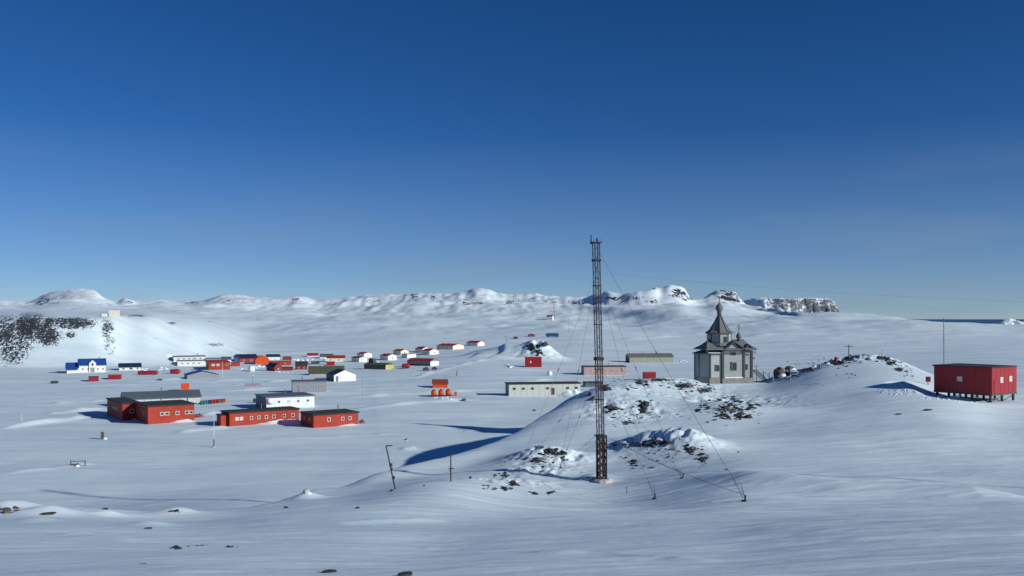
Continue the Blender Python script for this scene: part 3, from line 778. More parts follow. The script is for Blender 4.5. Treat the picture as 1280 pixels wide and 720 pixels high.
# middle
spec(label='long off-white panelled building with door and six windows, left of the tall mast', corner=(636, 495), end=725.5, yaw=10, sidepx=632, h=14.5, wall='greygreen', rm='black', eave=0.28, key='whitelong')
spec(label='dark low shed behind the mast, right of the long off-white building', corner=(732, 487), end=753, yaw=6, depth=5, h=8, wall='slate', rm='black', eave=0.1, d=285, pad=False, sink=4)
spec(label='long pinkish building with small round-cornered windows behind the mast', corner=(730, 468.7), end=783, yaw=6, sidepx=726.5, h=10, wall='pink', rm='black', eave=0.15, win=[('F', a, .5, .6, .6) for a in (-5.5, -2.8, 0, 2.6, 4.8, 6.9)])
spec(label='long khaki hangar with grey-brown roof behind the mast, left of the church', corner=(787, 453.5), end=842, yaw=6, sidepx=782, h=7, rh=4, roof='gable_x', wall='khaki', rm='greyroof', eave=0.2, name='hangar', key='khaki')
spec(label='small red container between khaki hangar and rocky crest', corner=(805.5, 473.7), end=820, yaw=6, depth=2.5, h=7.4, wall='crimson', rm='roofred', eave=0.02, d=310, pad=False, sink=3, name='shipping_container', cat='container')
spec(label='bright red container at the foot of the small rocky knoll', corner=(657, 459), end=677, yaw=4, depth=3.2, h=12, wall='crimson', rm='roofred', eave=0.03, name='shipping_container', cat='container', key='knollbox')
spec(label='tiny house beside a thin mast below the far hills', corner=(683, 400), end=690.5, yaw=-20, side='L', depth=5, h=4.6, rh=1.5, roof='gable_x', wall='white', rm='brownroof', name='hut')
spec(label='pale yellow hut on top of the cliff, far left', corner=(136, 396), end=148, yaw=16, depth=5, h=7.5, wall='cream', rm='white', eave=0.1, d=449, name='hut', key='yellowhut', pad=False, sink=3)
SPECS = [s for s in SPECS if s]

# red building on stilts, right
STILT = dict(corner=(1239.4, 503.5))
_x, _y, _z = hit(1239.4, 503.5)
print('stilt d', _y)
PADS.append((_x - 1.5, _y + 5.0, 0, 5.5, 5.0, _z - ZC + 0.1, 3.5))
CH = hit(917, 480)
print('church', CH)
PADS.append((CH[0] - 0.5, CH[1] + 2.5, R(12), 6.0, 3.6, CH[2] - ZC + 0.1, 3.0))

# ------------------------------------------------------------------ the ground sheet
def build_ground():
    seg = [(1.2, 10, 40), (10, 42, 170), (42, 135, 330), (135, 392, 180), (392, 446, 56), (446, 2150, 150), (2150, 7000, 14)]
    rows = np.concatenate([np.exp(np.linspace(math.log(a), math.log(b), n, endpoint=False)) for a, b, n in seg] + [np.array([7000.0])])
    pxs = np.concatenate([np.linspace(-500, -60, 24, endpoint=False), np.arange(-60, 1340, 2.0), np.linspace(1340, 1800, 25)])
    th = np.arctan((pxs - 640) / F)
    nb = 40
    tb = np.linspace(th[-1], th[0] + 2 * math.pi, nb + 2)[1:-1]
    nr, nf = len(rows), len(pxs)
    X = np.zeros((nf + nb, nr)); Y = np.zeros_like(X); Z = np.zeros_like(X); D = np.zeros_like(X)
    for i, p in enumerate(pxs):
        d = rows
        X[i] = (p - 640) / F * d; Y[i] = d; D[i] = d
        Z[i] = col_profile(p, d)
    zl, zr = Z[0].copy(), Z[nf - 1].copy()
    cl = 1 / math.cos(th[0]); crr = 1 / math.cos(th[-1])
    for j, t in enumerate(tb):
        w = (j + 1) / (nb + 1)
        w = w * w * (3 - 2 * w)
        rr = rows * (crr * (1 - w) + cl * w)
        X[nf + j] = rr * math.sin(t); Y[nf + j] = rr * math.cos(t); D[nf + j] = rows
        Z[nf + j] = zr * (1 - w) + zl * w
    x, y, d = X.ravel(), Y.ravel(), D.ravel()
    z = Z.ravel() + extras(x, y, d) + detail(x, y, d)
    z = pads(x, y, z)
    # rock cover: where bare rock breaks through (0..1)
    rock = np.zeros_like(z)
    pxv = np.where(Y.ravel() > 1, 640 + F * x / np.maximum(y, 1e-3), -9999)
    pyv = HY - z / np.maximum(d, 1e-3) * F
    front = y > 1
    def zone(px, py, rx, ry, k, dmin, dmax):
        m = front & (d > dmin) & (d < dmax) & (np.abs(pxv - px) < 3 * rx) & (np.abs(pyv - py) < 3 * ry)
        q = ((pxv[m] - px) / rx) ** 2 + ((pyv[m] - py) / ry) ** 2
        rock[m] = np.maximum(rock[m], k * np.exp(-q ** 1.5 * 0.7))
    # left cliff
    for a in [(-60, 425, 60, 32, .56), (5, 415, 32, 28, .58), (40, 410, 38, 24, .605), (60, 420, 24, 17, .58), (92, 404, 36, 10, .60), (134, 410, 12, 16, .53), (15, 440, 27, 22, .53), (88, 418, 12, 7, .51), (137, 432, 12, 20, .44), (25, 432, 26, 16, .50), (75, 402, 44, 8, .56)]:
        zone(*a, 380, 520)
    # far hills
    for a in [(840, 363, 16, 3, .56), (850, 368, 14, 6, .57), (860, 373, 12, 5, .53), (908, 363, 14, 4, .58), (914, 371, 18, 9, .58), (925, 377, 10, 4, .5), (892, 373, 10, 3, .46), (880, 378, 12, 3, .48), (518, 370, 12, 4, .54), (530, 374, 6, 3, .5), (65, 376, 20, 6, .44), (50, 378, 10, 4, .50),
              (790, 372, 34, 4, .50), (760, 373, 18, 6, .50), (810, 377, 24, 3, .49), (640, 378, 16, 4, .50), (590, 379, 24, 4, .48), (370, 374, 18, 3, .50), (300, 376, 22, 3, .47), (690, 378, 10, 3, .50), (470, 377, 22, 3, .47), (420, 380, 20, 2, .46), (540, 372, 10, 3, .5), (720, 378, 14, 3, .5), (240, 378, 14, 2, .47), (160, 378, 10, 3, .48)]:
        zone(*a, 650, 1900)
    for a in [(170, 395, 18, 2.5, .52), (262, 401, 8, 2, .50), (215, 404, 9, 3, .52), (268, 431, 18, 3, .52), (195, 423, 8, 2, .45), (467, 401, 10, 1.5, .48)]:
        zone(*a, 400, 1300)
    # knoll behind the red container
    for a in [(665, 432, 7, 5, .55), (674, 438, 5, 6, .52), (683, 430, 8, 4, .55), (671, 443, 4, 4, .5)]:
        zone(*a, 380, 520)
    # mound right of the church
    for a in [(1047, 453, 11, 5, .62), (1062, 448, 11, 4, .60), (1035, 451, 9, 4, .58), (1105, 448, 9, 3, .62), (1113, 454, 8, 4, .60), (1124, 462, 8, 4, .59), (1010, 462, 18, 5, .56), (1140, 470, 5, 3, .45), (1155, 462, 8, 3, .5), (1020, 480, 25, 2, .47), (1065, 467, 9, 3, .44), (1078, 443, 14, 1.5, .5)]:
        zone(*a, 95, 200)
    # crest left of the church and its flank
    for a in [(775, 474, 14, 4, .55), (800, 477, 14, 6, .53), (825, 475, 20, 3, .58), (855, 482, 20, 5, .57), (880, 488, 14, 4, .57), (755, 484, 7, 5, .55), (763, 510, 8, 8, .55), (806, 507, 7, 9, .57), (740, 498, 5, 6, .5), (910, 512, 32, 10, .53), (785, 528, 14, 5, .49), (915, 497, 34, 4, .49)]:
        zone(*a, 90, 190)
    for a in [(800, 556, 30, 5, .53), (823, 553, 14, 3, .59), (862, 562, 12, 8, .53), (878, 575, 8, 8, .53), (792, 578, 8, 5, .51), (690, 566, 22, 5, .55), (672, 575, 16, 6, .51), (703, 572, 6, 10, .51)]:
        zone(*a, 70, 115)
    nV = len(z)
    co = np.empty((nV + 1, 3), np.float32)
    co[:nV, 0] = x; co[:nV, 1] = y; co[:nV, 2] = z + ZC
    co[nV] = (0, 0, ZC - 1.75)
    nc = nf + nb
    i = np.arange(nc)[:, None]; j = np.arange(nr - 1)[None, :]
    i2 = (i + 1) % nc
    quads = np.stack([i * nr + j, i * nr + j + 1, i2 * nr + j + 1, i2 * nr + j], -1).reshape(-1, 4)
    tris = np.stack([np.full(nc, nV), np.arange(nc) * nr, ((np.arange(nc) + 1) % nc) * nr], -1)
    me = bpy.data.meshes.new('snow_ground')
    nq, nt = len(quads), len(tris)
    me.vertices.add(nV + 1)
    me.vertices.foreach_set('co', co.ravel())
    me.loops.add(nq * 4 + nt * 3)
    me.loops.foreach_set('vertex_index', np.concatenate([quads.ravel(), tris.ravel()]).astype(np.int32))
    me.polygons.add(nq + nt)
    me.polygons.foreach_set('loop_start', np.concatenate([np.arange(nq) * 4, nq * 4 + np.arange(nt) * 3]).astype(np.int32))
    me.polygons.foreach_set('use_smooth', np.ones(nq + nt, bool))
    me.update(calc_edges=True)
    at = me.attributes.new('rock', 'FLOAT', 'POINT')
    at.data.foreach_set('value', np.append(rock, 0).astype(np.float32))
    at = me.attributes.new('far', 'FLOAT', 'POINT')
    at.data.foreach_set('value', np.append((d > 620).astype(np.float32), 0).astype(np.float32))
    at = me.attributes.new('near', 'FLOAT', 'POINT')
    at.data.foreach_set('value', np.append((d < 230).astype(np.float32), 1).astype(np.float32))
    me.materials.append(M['snow'])
    me.validate()
    # face up
    o = bpy.data.objects.new('snow_ground', me)
    C.objects.link(o)
    n = me.polygons[nq // 3].normal
    if n.z < 0:
        me.flip_normals()
    tag(o, 'snow covered valley, ridges and far hills', kind='structure')
    return o
build_ground()

# sea
def sea():
    m = bpy.data.materials.new('cold_sea_water')
    m.use_nodes = True
    nt = m.node_tree
    b = nt.nodes['Principled BSDF']
    b.inputs['Base Color'].default_value = (0.03, 0.085, 0.14, 1)
    b.inputs['Roughness'].default_value = 0.35
    b.inputs['IOR'].default_value = 1.33
    g = nt.nodes.new('ShaderNodeNewGeometry')
    n = nt.nodes.new('ShaderNodeTexNoise')
    n.inputs['Scale'].default_value = 0.05; n.inputs['Detail'].default_value = 6
    nt.links.new(g.outputs['Position'], n.inputs['Vector'])
    bp = nt.nodes.new('ShaderNodeBump'); bp.inputs['Strength'].default_value = 0.6; bp.inputs['Distance'].default_value = 2.0
    nt.links.new(n.outputs['Fac'], bp.inputs['Height'])
    nt.links.new(bp.outputs['Normal'], b.inputs['Normal'])
    mb = MB()
    n_ = 48
    vs = [(0, 0, 0)]
    fs = []
    for k, r in enumerate((3000, 12000, 45000)):
        for i in range(n_):
            t = 2 * math.pi * i / n_
            vs.append((r * math.cos(t), r * math.sin(t), 0))
    for i in range(n_):
        fs.append((0, 1 + i, 1 + (i + 1) % n_))
        for k in range(2):
            a = 1 + k * n_
            fs.append((a + i, a + n_ + i, a + n_ + (i + 1) % n_, a + (i + 1) % n_))
    mb.add(vs, fs)
    o = mb.build('sea', m)
    tag(o, 'dark blue open sea', kind='structure')
sea()

# flat-topped snowy island beyond the land
def island():
    d0 = 3600.0
    nx, ny = 90, 30
    x0, x1 = xy(950, d0)[0], xy(1060, d0)[0]
    prof = [(948, 389), (951, 381), (955, 373), (962, 371.4), (985, 372.2), (1000, 372.6), (1020, 371.8), (1040, 372.4), (1048, 371.6), (1054, 374), (1057, 390)]
    pa = np.array(prof, float)
    vs = []
    rk = []
    for j in range(ny + 1):
        t = j / ny
        for i in range(nx + 1):
            s = i / nx
            px = 948 + (1057 - 948) * s
            top = (HY - np.interp(px, pa[:, 0], pa[:, 1])) / F * d0 + 40
            x = x0 + (x1 - x0) * s
            # cliff at the front, flat top, drop at the back
            e = smooth(0.0, 0.30, np.array([t]))[0] * (1 - smooth(0.82, 1.0, np.array([t]))[0])
            gully = 15 * float(fbm(np.array([x / 95.0]), np.array([t * 2.0]), 4, 0.6)[0])
            y = d0 + t * 420 + gully * (1 - t) * 1.6
            z = top * e + (5 * float(fbm(np.array([x / 30.]), np.array([y / 30.]), 4)[0]) if 0 < t < 0.95 else 0)
            vs.append((x + 4 * float(vnoise(np.array([y / 20.]), np.array([x / 20.]))[0]), y, z - 2))
            rk.append(0.545 * (1 - float(smooth(0.26, 0.32, np.array([t]))[0])) * (0.62 + 0.38 * float(smooth(952, 975, np.array([px]))[0])) if t < 0.5 else 0.3)
    fs = [(j * (nx + 1) + i, j * (nx + 1) + i + 1, (j + 1) * (nx + 1) + i + 1, (j + 1) * (nx + 1) + i) for j in range(ny) for i in range(nx)]
    mb = MB().add(vs, fs)
    o = mb.build('rocky_island', M['island'])
    at = o.data.attributes.new('rock', 'FLOAT', 'POINT')
    at.data.foreach_set('value', rk)
    tag(o, 'flat topped island with snowy cliffs beyond the church', kind='structure')
m = snow_material('island_snow_and_hazed_rock')
for n_ in m.node_tree.nodes:
    if n_.type == 'TEX_NOISE' and abs(n_.inputs['Scale'].default_value - 0.30) < 1e-4:
        n_.inputs['Scale'].default_value = 0.016
    elif n_.type == 'TEX_NOISE' and abs(n_.inputs['Scale'].default_value - 0.9) < 1e-4:
        n_.inputs['Scale'].default_value = 0.07
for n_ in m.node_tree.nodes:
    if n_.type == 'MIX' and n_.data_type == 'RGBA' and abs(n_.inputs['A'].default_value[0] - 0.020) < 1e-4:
        n_.inputs['A'].default_value = (0.075, 0.085, 0.10, 1); n_.inputs['B'].default_value = (0.20, 0.205, 0.21, 1)  # rock paled and blued, distance haze put into its colour
    if n_.type == 'MAPPING' and abs(n_.inputs['Scale'].default_value[0] - 1.3) < 1e-4:
        n_.inputs['Scale'].default_value = (0.8, 0.3, 1.5); n_.inputs['Rotation'].default_value = (0, R(32), 0)
M['island'] = m
island()
# snowy skerry at the right edge of the sea
def skerry():
    mb = MB()
    d0 = 2600
    for i in range(9):
        px = 1254 + i * 6
        x = xy(px, d0)[0]
        h = [8, 16, 24, 17, 13, 12, 15, 12, 9][i]
        mb.rock((x, d0 + 8 * (i % 3), 30 - 30 + h * 0.25 + 14), 15 + h * 0.5, (1.1, 1, 0.75), 60 + i)
    o = mb.build('rocky_islet', M['island'])
    tag(o, 'small snowy islet at the right edge of the sea', kind='structure')
skerry()

# ------------------------------------------------------------------ buildings
OBJ = {}
def build_building(s):
    L, W, H, RH, e = s['L'], s['W'], s['H'], s['RH'], s['eave']
    t = thing(s['name'], s['label'], s['cat'], s['loc'], R(s['yaw']), s['group'])
    wm, rm = M[s['wall']], M[s['rm']]
    sk = s['sink']
    r = s['roof']
    th = 0.14
    wb = MB(); rb = MB()
    if r == 'flat':
        wb.box(-L/2, L/2, -W/2, W/2, -sk, H)
        rb.box(-L/2 - e, L/2 + e, -W/2 - e, W/2 + e, H, H + 0.24)
    elif r == 'shed':
        wb.prism([(-W/2, -sk), (W/2, -sk), (W/2, H + RH), (-W/2, H)], 'x', -L/2, L/2)
        rb.prism([(-W/2 - e, H - e * RH / W), (W/2 + e, H + RH + e * RH / W), (W/2 + e, H + RH + e * RH / W + th), (-W/2 - e, H - e * RH / W + th)], 'x', -L/2 - e, L/2 + e)
    elif r == 'gable_x':
        wb.prism([(-W/2, -sk), (W/2, -sk), (W/2, H), (0, H + RH), (-W/2, H)], 'x', -L/2, L/2)
        k = RH / (W / 2)
        rb.prism([(-W/2 - e, H - e * k + 0.01), (0, H + RH + 0.01), (W/2 + e, H - e * k + 0.01), (W/2 + e, H - e * k + th), (0, H + RH + th * 1.2), (-W/2 - e, H - e * k + th)], 'x', -L/2 - e, L/2 + e)
    elif r == 'gable_y':
        wb.prism([(-L/2, -sk), (L/2, -sk), (L/2, H), (0, H + RH), (-L/2, H)], 'y', -W/2, W/2)
        k = RH / (L / 2)
        rb.prism([(-L/2 - e, H - e * k + 0.01), (0, H + RH + 0.01), (L/2 + e, H - e * k + 0.01), (L/2 + e, H - e * k + th), (0, H + RH + th * 1.2), (-L/2 - e, H - e * k + th)], 'y', -W/2 - e * 0.4, W/2 + e)
    elif r in ('arch_x', 'arch_y'):
        S = W if r == 'arch_x' else L
        ax = 'x' if r == 'arch_x' else 'y'
        T = L if r == 'arch_x' else W
        n = 10
        arc = [(-S/2 * math.cos(math.pi * i / n), H + RH * math.sin(math.pi * i / n)) for i in range(n + 1)]
        wb.prism([(-S/2, -sk)] + [(S/2, -sk)] + arc[::-1], ax, -T/2, T/2)
        out = [(-(S/2 + e) * math.cos(math.pi * i / n), H + (RH + th) * math.sin(math.pi * i / n)) for i in range(n + 1)]
        rb.prism(out + [(x_, z_ + 0.02) for x_, z_ in arc[::-1]], ax, -T/2 + 0.05, T/2 + e)
    wall = wb.build('wall', wm, t)
    roof = rb.build('roof', rm, t)
    dscale = 1.0
    for w in s['win']:
        pm = w[5] if len(w) > 5 else 'glass'
        add_window(t, w[0], L, W, w[1], w[2] * H, w[3] * .92, w[4] * .92, 'frame', pm)
    # roof clutter on most: flue pipe with a cap
    if s['h'] > 4.2 and r != 'flat' and s['cat'] == 'building' and rng.random() < 0.6:
        a = rng.uniform(-.3, .3) * L
        fl = MB().tube((a, 0, H + RH * 0.8), (a, 0, H + RH + 0.8), 0.12, n=8).build('flue', M['steel'], t)
        MB().lathe([(0.2, 0), (0.2, 0.05), (0.02, 0.16)], 8, (a, 0, H + RH + 0.8)).build('cap', M['steel'], fl)
    elif r == 'flat' and s['cat'] == 'building' and L > 8 and not s.get('key') in ('whitelong',):
        a = rng.uniform(-.3, .3) * L
        fl = MB().tube((a, W * .2, H + 0.2), (a, W * .2, H + 1.2), 0.12, n=8).build('flue', M['steel'], t)
        MB().lathe([(0.2, 0), (0.2, 0.05), (0.02, 0.16)], 8, (a, W * .2, H + 1.2)).build('cap', M['steel'], fl)
    return t, wall, roof
for s in SPECS:
    t, wall, roof = build_building(s)
    L, W, H, RH = s['L'], s['W'], s['H'], s['RH']
    k = s.get('key')
    if k: OBJ[k] = (t, s)
    if s['name'] == 'shipping_container' or s['name'] == 'crate_hut':
        rb = MB()
        n = max(4, int(L / 0.45))
        for i in range(n):
            a = -L/2 + (i + 0.5) * L / n
            rb.box(a - 0.08, a + 0.08, -W/2 - 0.04, -W/2, 0.12, H - 0.12)
        o = rb.build('corrugation', M[s['wall']], t); o['kind'] = 'stuff'
        db = MB().box(L/2, L/2 + 0.04, -W/2 + 0.1, -0.02, 0.1, H - 0.12).build('door', M[s['wall']], t)
        for a in (-W/2 + 0.5, -W/2 + 0.9):
            MB().tube((L/2 + 0.07, a, 0.15), (L/2 + 0.07, a, H - 0.2), 0.025, n=5).build('locking_bar', M['steel'], db)
    if k == 'whitelong':
        n = 12
        pm = MB().box(-L/(2*n) + 0.035, L/(2*n) - 0.035, -0.05, 0, -0.6, H - 0.05).mesh('panel', M['greygreen'])
        for i in range(n):
            o = bpy.data.objects.new('panel', pm); C.objects.link(o); o.parent = t
            o.location = (-L/2 + (i + .5) * L / n, -W/2, 0)
        dd = s['loc'][1]
        for px in (642.5, 653.7, 665, 684, 709, 720):
            a = (px - 680.5) / 89.5 * L
            add_window(t, 'F', L, W + 0.10, a, H * 0.62, 0.85, 0.6, 'wooddark', 'glass')
        add_door(t, 'F', L, W + 0.10, (690.7 - 680.5) / 89.5 * L, 0.9, 1.95, 'brown', 0.2)
        MB().box(-L/2 - 0.05, -L/2, -W/2 - 0.05, W/2, -0.6, H - 0.03).build('end_wall', M['slate'], t)  # left end away from the sun, its shade painted as a dark sheet
    if k == 'white_hut':
        n = 6
        pm = MB().box(-L/(2*n) + 0.03, L/(2*n) - 0.03, -0.04, 0, -0.6, H - 0.03).mesh('panel', M['white'])
        for i in range(n):
            o = bpy.data.objects.new('panel', pm); C.objects.link(o); o.parent = t
            o.location = (-L/2 + (i + .5) * L / n, -W/2, 0)
        for o in t.children:
            if o.name.startswith('window'): o.location.y -= 0.045
        MB().box(-L/2 - 0.04, -L/2, -W/2 - 0.04, W/2, -0.6, H - 0.03).build('end_wall', M['slate'], t)  # dark skin painting the shade on the hut's left end
    if k == 'warehouse':
        MB().tube((L * 0.33, -W/2 - 0.1, -0.5), (L * 0.33, -W/2 - 0.1, H), 0.10, n=6).build('downpipe', M['slate'], t)
        n = 11
        rbm = MB()
        for i in range(1, n):
            a = -L/2 + i * L / n
            rbm.box(a - 0.06, a + 0.06, -W/2 - 0.05, -W/2, -0.4, H - 0.1)
        o = rbm.build('wall_batten', M['pale'], t); o['kind'] = 'stuff'
    if k == 'garage':
        MB().box(-L * .16, L * .28, -W/2 - 0.06, -W/2 + 0.01, -0.3, H * .95).build('garage_door', M['white'], t)
        add_door(t, 'F', L, W, -L * .36, 0.9, 1.9, 'slate')
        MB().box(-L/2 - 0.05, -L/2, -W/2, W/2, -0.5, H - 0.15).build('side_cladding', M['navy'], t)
    if k == 'bluehouse':
        # low wing on the left, under its own lower blue roof, and a gabled dormer
        Lw = L * 0.46; Hw = H * 0.52
        wg = MB().prism([(-W/2 - 0.4, -0.8), (W/2, -0.8), (W/2, Hw), (0, Hw + RH), (-W/2 - 0.4, Hw)], 'x', -L/2 - Lw, -L/2 - 0.01).build('wing_wall', M['white'], t)
        kk = RH / (W/2)
        MB().prism([(-W/2 - 1.0, Hw - 0.6 * kk), (0, Hw + RH), (W/2 + 0.4, Hw - .4 * kk), (W/2 + 0.4, Hw - .4 * kk + .15), (0, Hw + RH + .18), (-W/2 - 1.0, Hw - .6 * kk + .15)], 'x', -L/2 - Lw - 0.4, -L/2 - 0.42).build('wing_roof', M['blue'], t)
        dm = MB().prism([(-1.3, 0), (1.3, 0), (1.3, H + 0.8), (0, H + 2.0), (-1.3, H + 0.8)], 'y', -W/2 - 0.5, -W/2 + 2.5).build('dormer', M['white'], t)
        MB().box(-0.35, 0.35, -W/2 - 0.54, -W/2 - 0.5, H - 0.3, H + 0.7).build('dormer_window', M['glass'], dm)
        MB().box(-0.8, 0.8, -W/2 - 0.56, -W/2 - 0.5, 0, 2.0).build('door', M['grey'], t)
        MB().box(-L/2 - Lw - 0.06, -L/2 - Lw, -W/2 - 0.3, W/2, -0.5, Hw).build('end_wall', M['slate'], t)  # shaded side of the wing given a darker colour
    if k == 'greylong':
        MB().box(L/2, L/2 + 0.05, -W/2, W/2, -0.5, H).build('end_wall', M['white'], t)  # sunlit end coloured white against the front coloured grey for shade
        MB().box(-L/2 + 0.3, L/2 - 0.3, -W/2 - 0.08, -W/2, -0.5, 0.6).build('base_board', M['brown'], t)
    if k == 'olivelong':
        MB().box(L/2, L/2 + 0.05, -W/2, W/2, -0.5, H).build('end_wall', M['yellow'], t)
        MB().box(-L/2 + 1.0, -L/2 + 3.2, -1.1, 1.1, H + 0.2, H + 2.6).build('tower_box', M['wooddark'], t)
    if k == 'khaki':
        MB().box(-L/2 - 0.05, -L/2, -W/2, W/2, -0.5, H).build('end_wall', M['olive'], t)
    if k == 'yellowhut':
        MB().box(-L/2 - 3.4, -L/2, -W/2 + 0.6, W/2 - 0.6, -3, H * .5).build('annexe', M['white'], t)
    if k == 'red_long':
        pb = MB().box(-L/2 - 1.5, -L/2, -W/2 + 0.9, 0.9, -0.8, H * .85).build('porch', M['red'], t)
        MB().box(-L/2 - 1.7, -L/2, -W/2 + 0.7, 1.1, H * .85, H * .85 + .15).build('porch_roof', M['black'], pb)
    if k == 'red_right':
        MB().tube((-L * .35, 0, H), (-L * .35, 0, H + 1.0), 0.1, n=6).build('vent_pipe', M['steel'], t)
    if k == 'knollbox':
        MB().box(-L * .22, -L * .14, -W/2 - 0.06, -W/2 - 0.04, H * .45, H * .65).build('notice', M['white'], t)

def copy_tree(o, parent=None):
    c = o.copy(); C.objects.link(c); c.parent = parent
    for ch in list(o.children):
        copy_tree(ch, c)
    return c

def wall_drift(key, a0, a1, hgt, out, label):
    t, s = OBJ[key]
    L, W = s['L'], s['W']
    yw = R(s['yaw'])
    mb = MB()
    n, m_ = 26, 7
    vs = []; fs = []
    for i in range(n + 1):
        f = i / n
        x = (a0 + (a1 - a0) * f) * L / 2
        hh = hgt * math.sin(math.pi * min(1, f * 1.02 + .0)) ** .7 * (0.7 + 0.5 * float(vnoise(np.array([x * .9]), np.array([3.3]))[0]) + .2 * f)
        oo = out * (0.8 + 0.4 * float(vnoise(np.array([x * .5]), np.array([7.7]))[0]))
        for j in range(m_ + 1):
            g = j / m_
            vs.append((x, -W / 2 + 0.05 - oo * g, -0.12 + (max(hh, 0) + .12) * (1 - g) ** 1.7))
    for i in range(n):
        for j in range(m_):
            a = i * (m_ + 1) + j
            fs.append((a, a + 1, a + m_ + 2, a + m_ + 1))
    o = mb.add(vs, fs).build('snow_drift', M['snowplain'], None, True)
    o.location = t.location; o.rotation_euler = t.rotation_euler
    tag(o, label, kind='structure')
wall_drift('red_main', -0.1, 1.1, 0.75, 3.2, 'snow drift against the second red block')
wall_drift('red_left', -0.2, 1.0, 0.6, 2.5, 'snow drift against the leftmost red block')
wall_drift('red_long', -0.3, 1.15, 0.9, 3.0, 'snow drift along the long red hut')
wall_drift('red_right', 0.0, 1.1, 0.4, 2.2, 'snow drift against the rightmost red hut')
wall_drift('warehouse', -1.0, 1.05, 0.5, 2.5, 'snow drift along the pale warehouse')
wall_drift('white_hut', 0.0, 1.1, 0.4, 2.0, 'snow drift against the white hut')
wall_drift('whitelong', 0.35, 1.15, 1.7, 4.5, 'snow bank piled against the long off-white building')
wall_drift('bluehouse', -1.6, 1.1, 0.5, 3.0, 'snow drift below the blue roofed building')
wall_drift('garage', -0.9, 0.9, 0.25, 2.0, 'snow drift before the white garage')

# ------------------------------------------------------------------ red building on stilts
def stilt_house():
    x0, y0, z0 = hit(1239.4, 503.5)
    yaw = R(-55)
    c, s_ = math.cos(yaw), math.sin(yaw)
    u1 = (1167.5 - 640) / F; u2 = (1270.5 - 640) / F
    L = (u1 * y0 - x0) / (-c + u1 * s_)
    W = (u2 * y0 - x0) / (-s_ - u2 * c)
    cx = x0 - c * L / 2 - s_ * W / 2; cy = y0 - s_ * L / 2 + c * W / 2
    px_m = y0 / F
    zb = z0 + 10.5 * px_m; H = 33 * px_m
    print('stilt', L, W, H, y0)
    t = thing('stilt_building', 'crimson box building on dark stilts with two windows on its end, far right', 'building', (cx, cy, z0), yaw)
    b0 = zb - z0
    fl = MB().box(-L/2 - 0.05, L/2 + 0.05, -W/2 - 0.05, W/2 + 0.05, b0 - 0.22, b0).build('floor_frame', M['wooddark'], t)
    MB().box(-L/2, L/2, -W/2, W/2, b0, b0 + H).build('wall', M['crimson'], t)
    rf = MB().box(-L/2 - 0.12, L/2 + 0.12, -W/2 - 0.12, W/2 + 0.12, b0 + H, b0 + H + 0.12).build('roof', M['black'], t)
    MB().box(-L/2 - 0.14, L/2 + 0.14, -W/2 - 0.15, -W/2 - 0.12, b0 + H - 0.1, b0 + H + 0.14).build('fascia', M['darkred'], rf)
    # cladding panels, front and right end, each a sheet of its own
    n = 7; w = L / n
    pm = MB().box(-w/2 + 0.02, w/2 - 0.02, -0.035, 0, 0.06, H - 0.06).mesh('panel', M['crimson'])
    for i in range(n):
        o = bpy.data.objects.new('panel', pm); C.objects.link(o); o.parent = t
        o.location = (-L/2 + (i + .5) * w, -W/2, b0)
    n = 6; w2 = W / n
    pm2 = MB().box(-w2/2 + 0.03, w2/2 - 0.03, -0.05, 0, 0.06, H - 0.06).mesh('panel', M['crimson'])
    for i in range(n):
        o = bpy.data.objects.new('panel', pm2); C.objects.link(o); o.parent = t
        o.location = (L/2, -W/2 + (i + .5) * w2, b0); o.rotation_euler = (0, 0, R(90))
    add_window(t, 'F', L, W + 0.08, -0.3, b0 + H * .52, 0.72, 0.66, 'white', 'glassbright', True)
    add_window(t, 'R', L + 0.11, W, -W * .12, b0 + H * .52, 0.75, 0.75, 'white', 'glassbright', True)
    add_window(t, 'R', L + 0.11, W, W * .24, b0 + H * .54, 0.75, 0.75, 'white', 'glassbright', True)
    add_door(t, 'R', L + 0.11, W, -W * .36, 0.85, 1.9, 'crimson', b0 + 0.1)
    pm = MB().box(-0.13, 0.13, -0.13, 0.13, -1.5, b0 - 0.22).mesh('stilt', M['post'])
    for i in range(4):
        for j in range(3):
            o = bpy.data.objects.new('stilt', pm); C.objects.link(o); o.parent = t
            o.location = (-L/2 + 0.3 + i * (L - 0.6) / 3, -W/2 + 0.3 + j * (W - 0.6) / 2, 0)
    for j in (0, 1):
        ya = -W/2 + 0.3 + j * (W - 0.6) / 2; yb = ya + (W - 0.6) / 2
        MB().tube((L/2 - 0.1, ya, 0.15), (L/2 - 0.1, yb, b0 - 0.25), 0.05, n=5).build('brace', M['post'], t)
    for i in range(3):
        xa = -L/2 + 0.3 + i * (L - 0.6) / 3; xb = xa + (L - 0.6) / 3
        MB().tube((xa, -W/2 + 0.1, b0 - 0.25), (xb, -W/2 + 0.1, 0.1), 0.05, n=5).build('brace', M['post'], t)
    OBJ['stilt'] = (t, {'L': L, 'W': W, 'yaw': -55})
    return x0, y0, z0
SX, SY, SZ = stilt_house()

wall_drift('stilt', -1.25, 0.45, 1.0, 3.4, 'snow bank under the building on stilts')

# small red board on a post left of it
x, y, z = hit(1160, 481)
t = thing('notice_board', 'small dark red board on a post left of the building on stilts', 'board', (x, y, z), R(-10))
MB().tube((0, 0, -0.5), (0, 0, 0.7), 0.05, n=6).build('post', M['post'], t)
MB().box(-0.36, 0.36, -0.09, -0.05, 0.45, 1.25).build('board', M['crimson'], t)
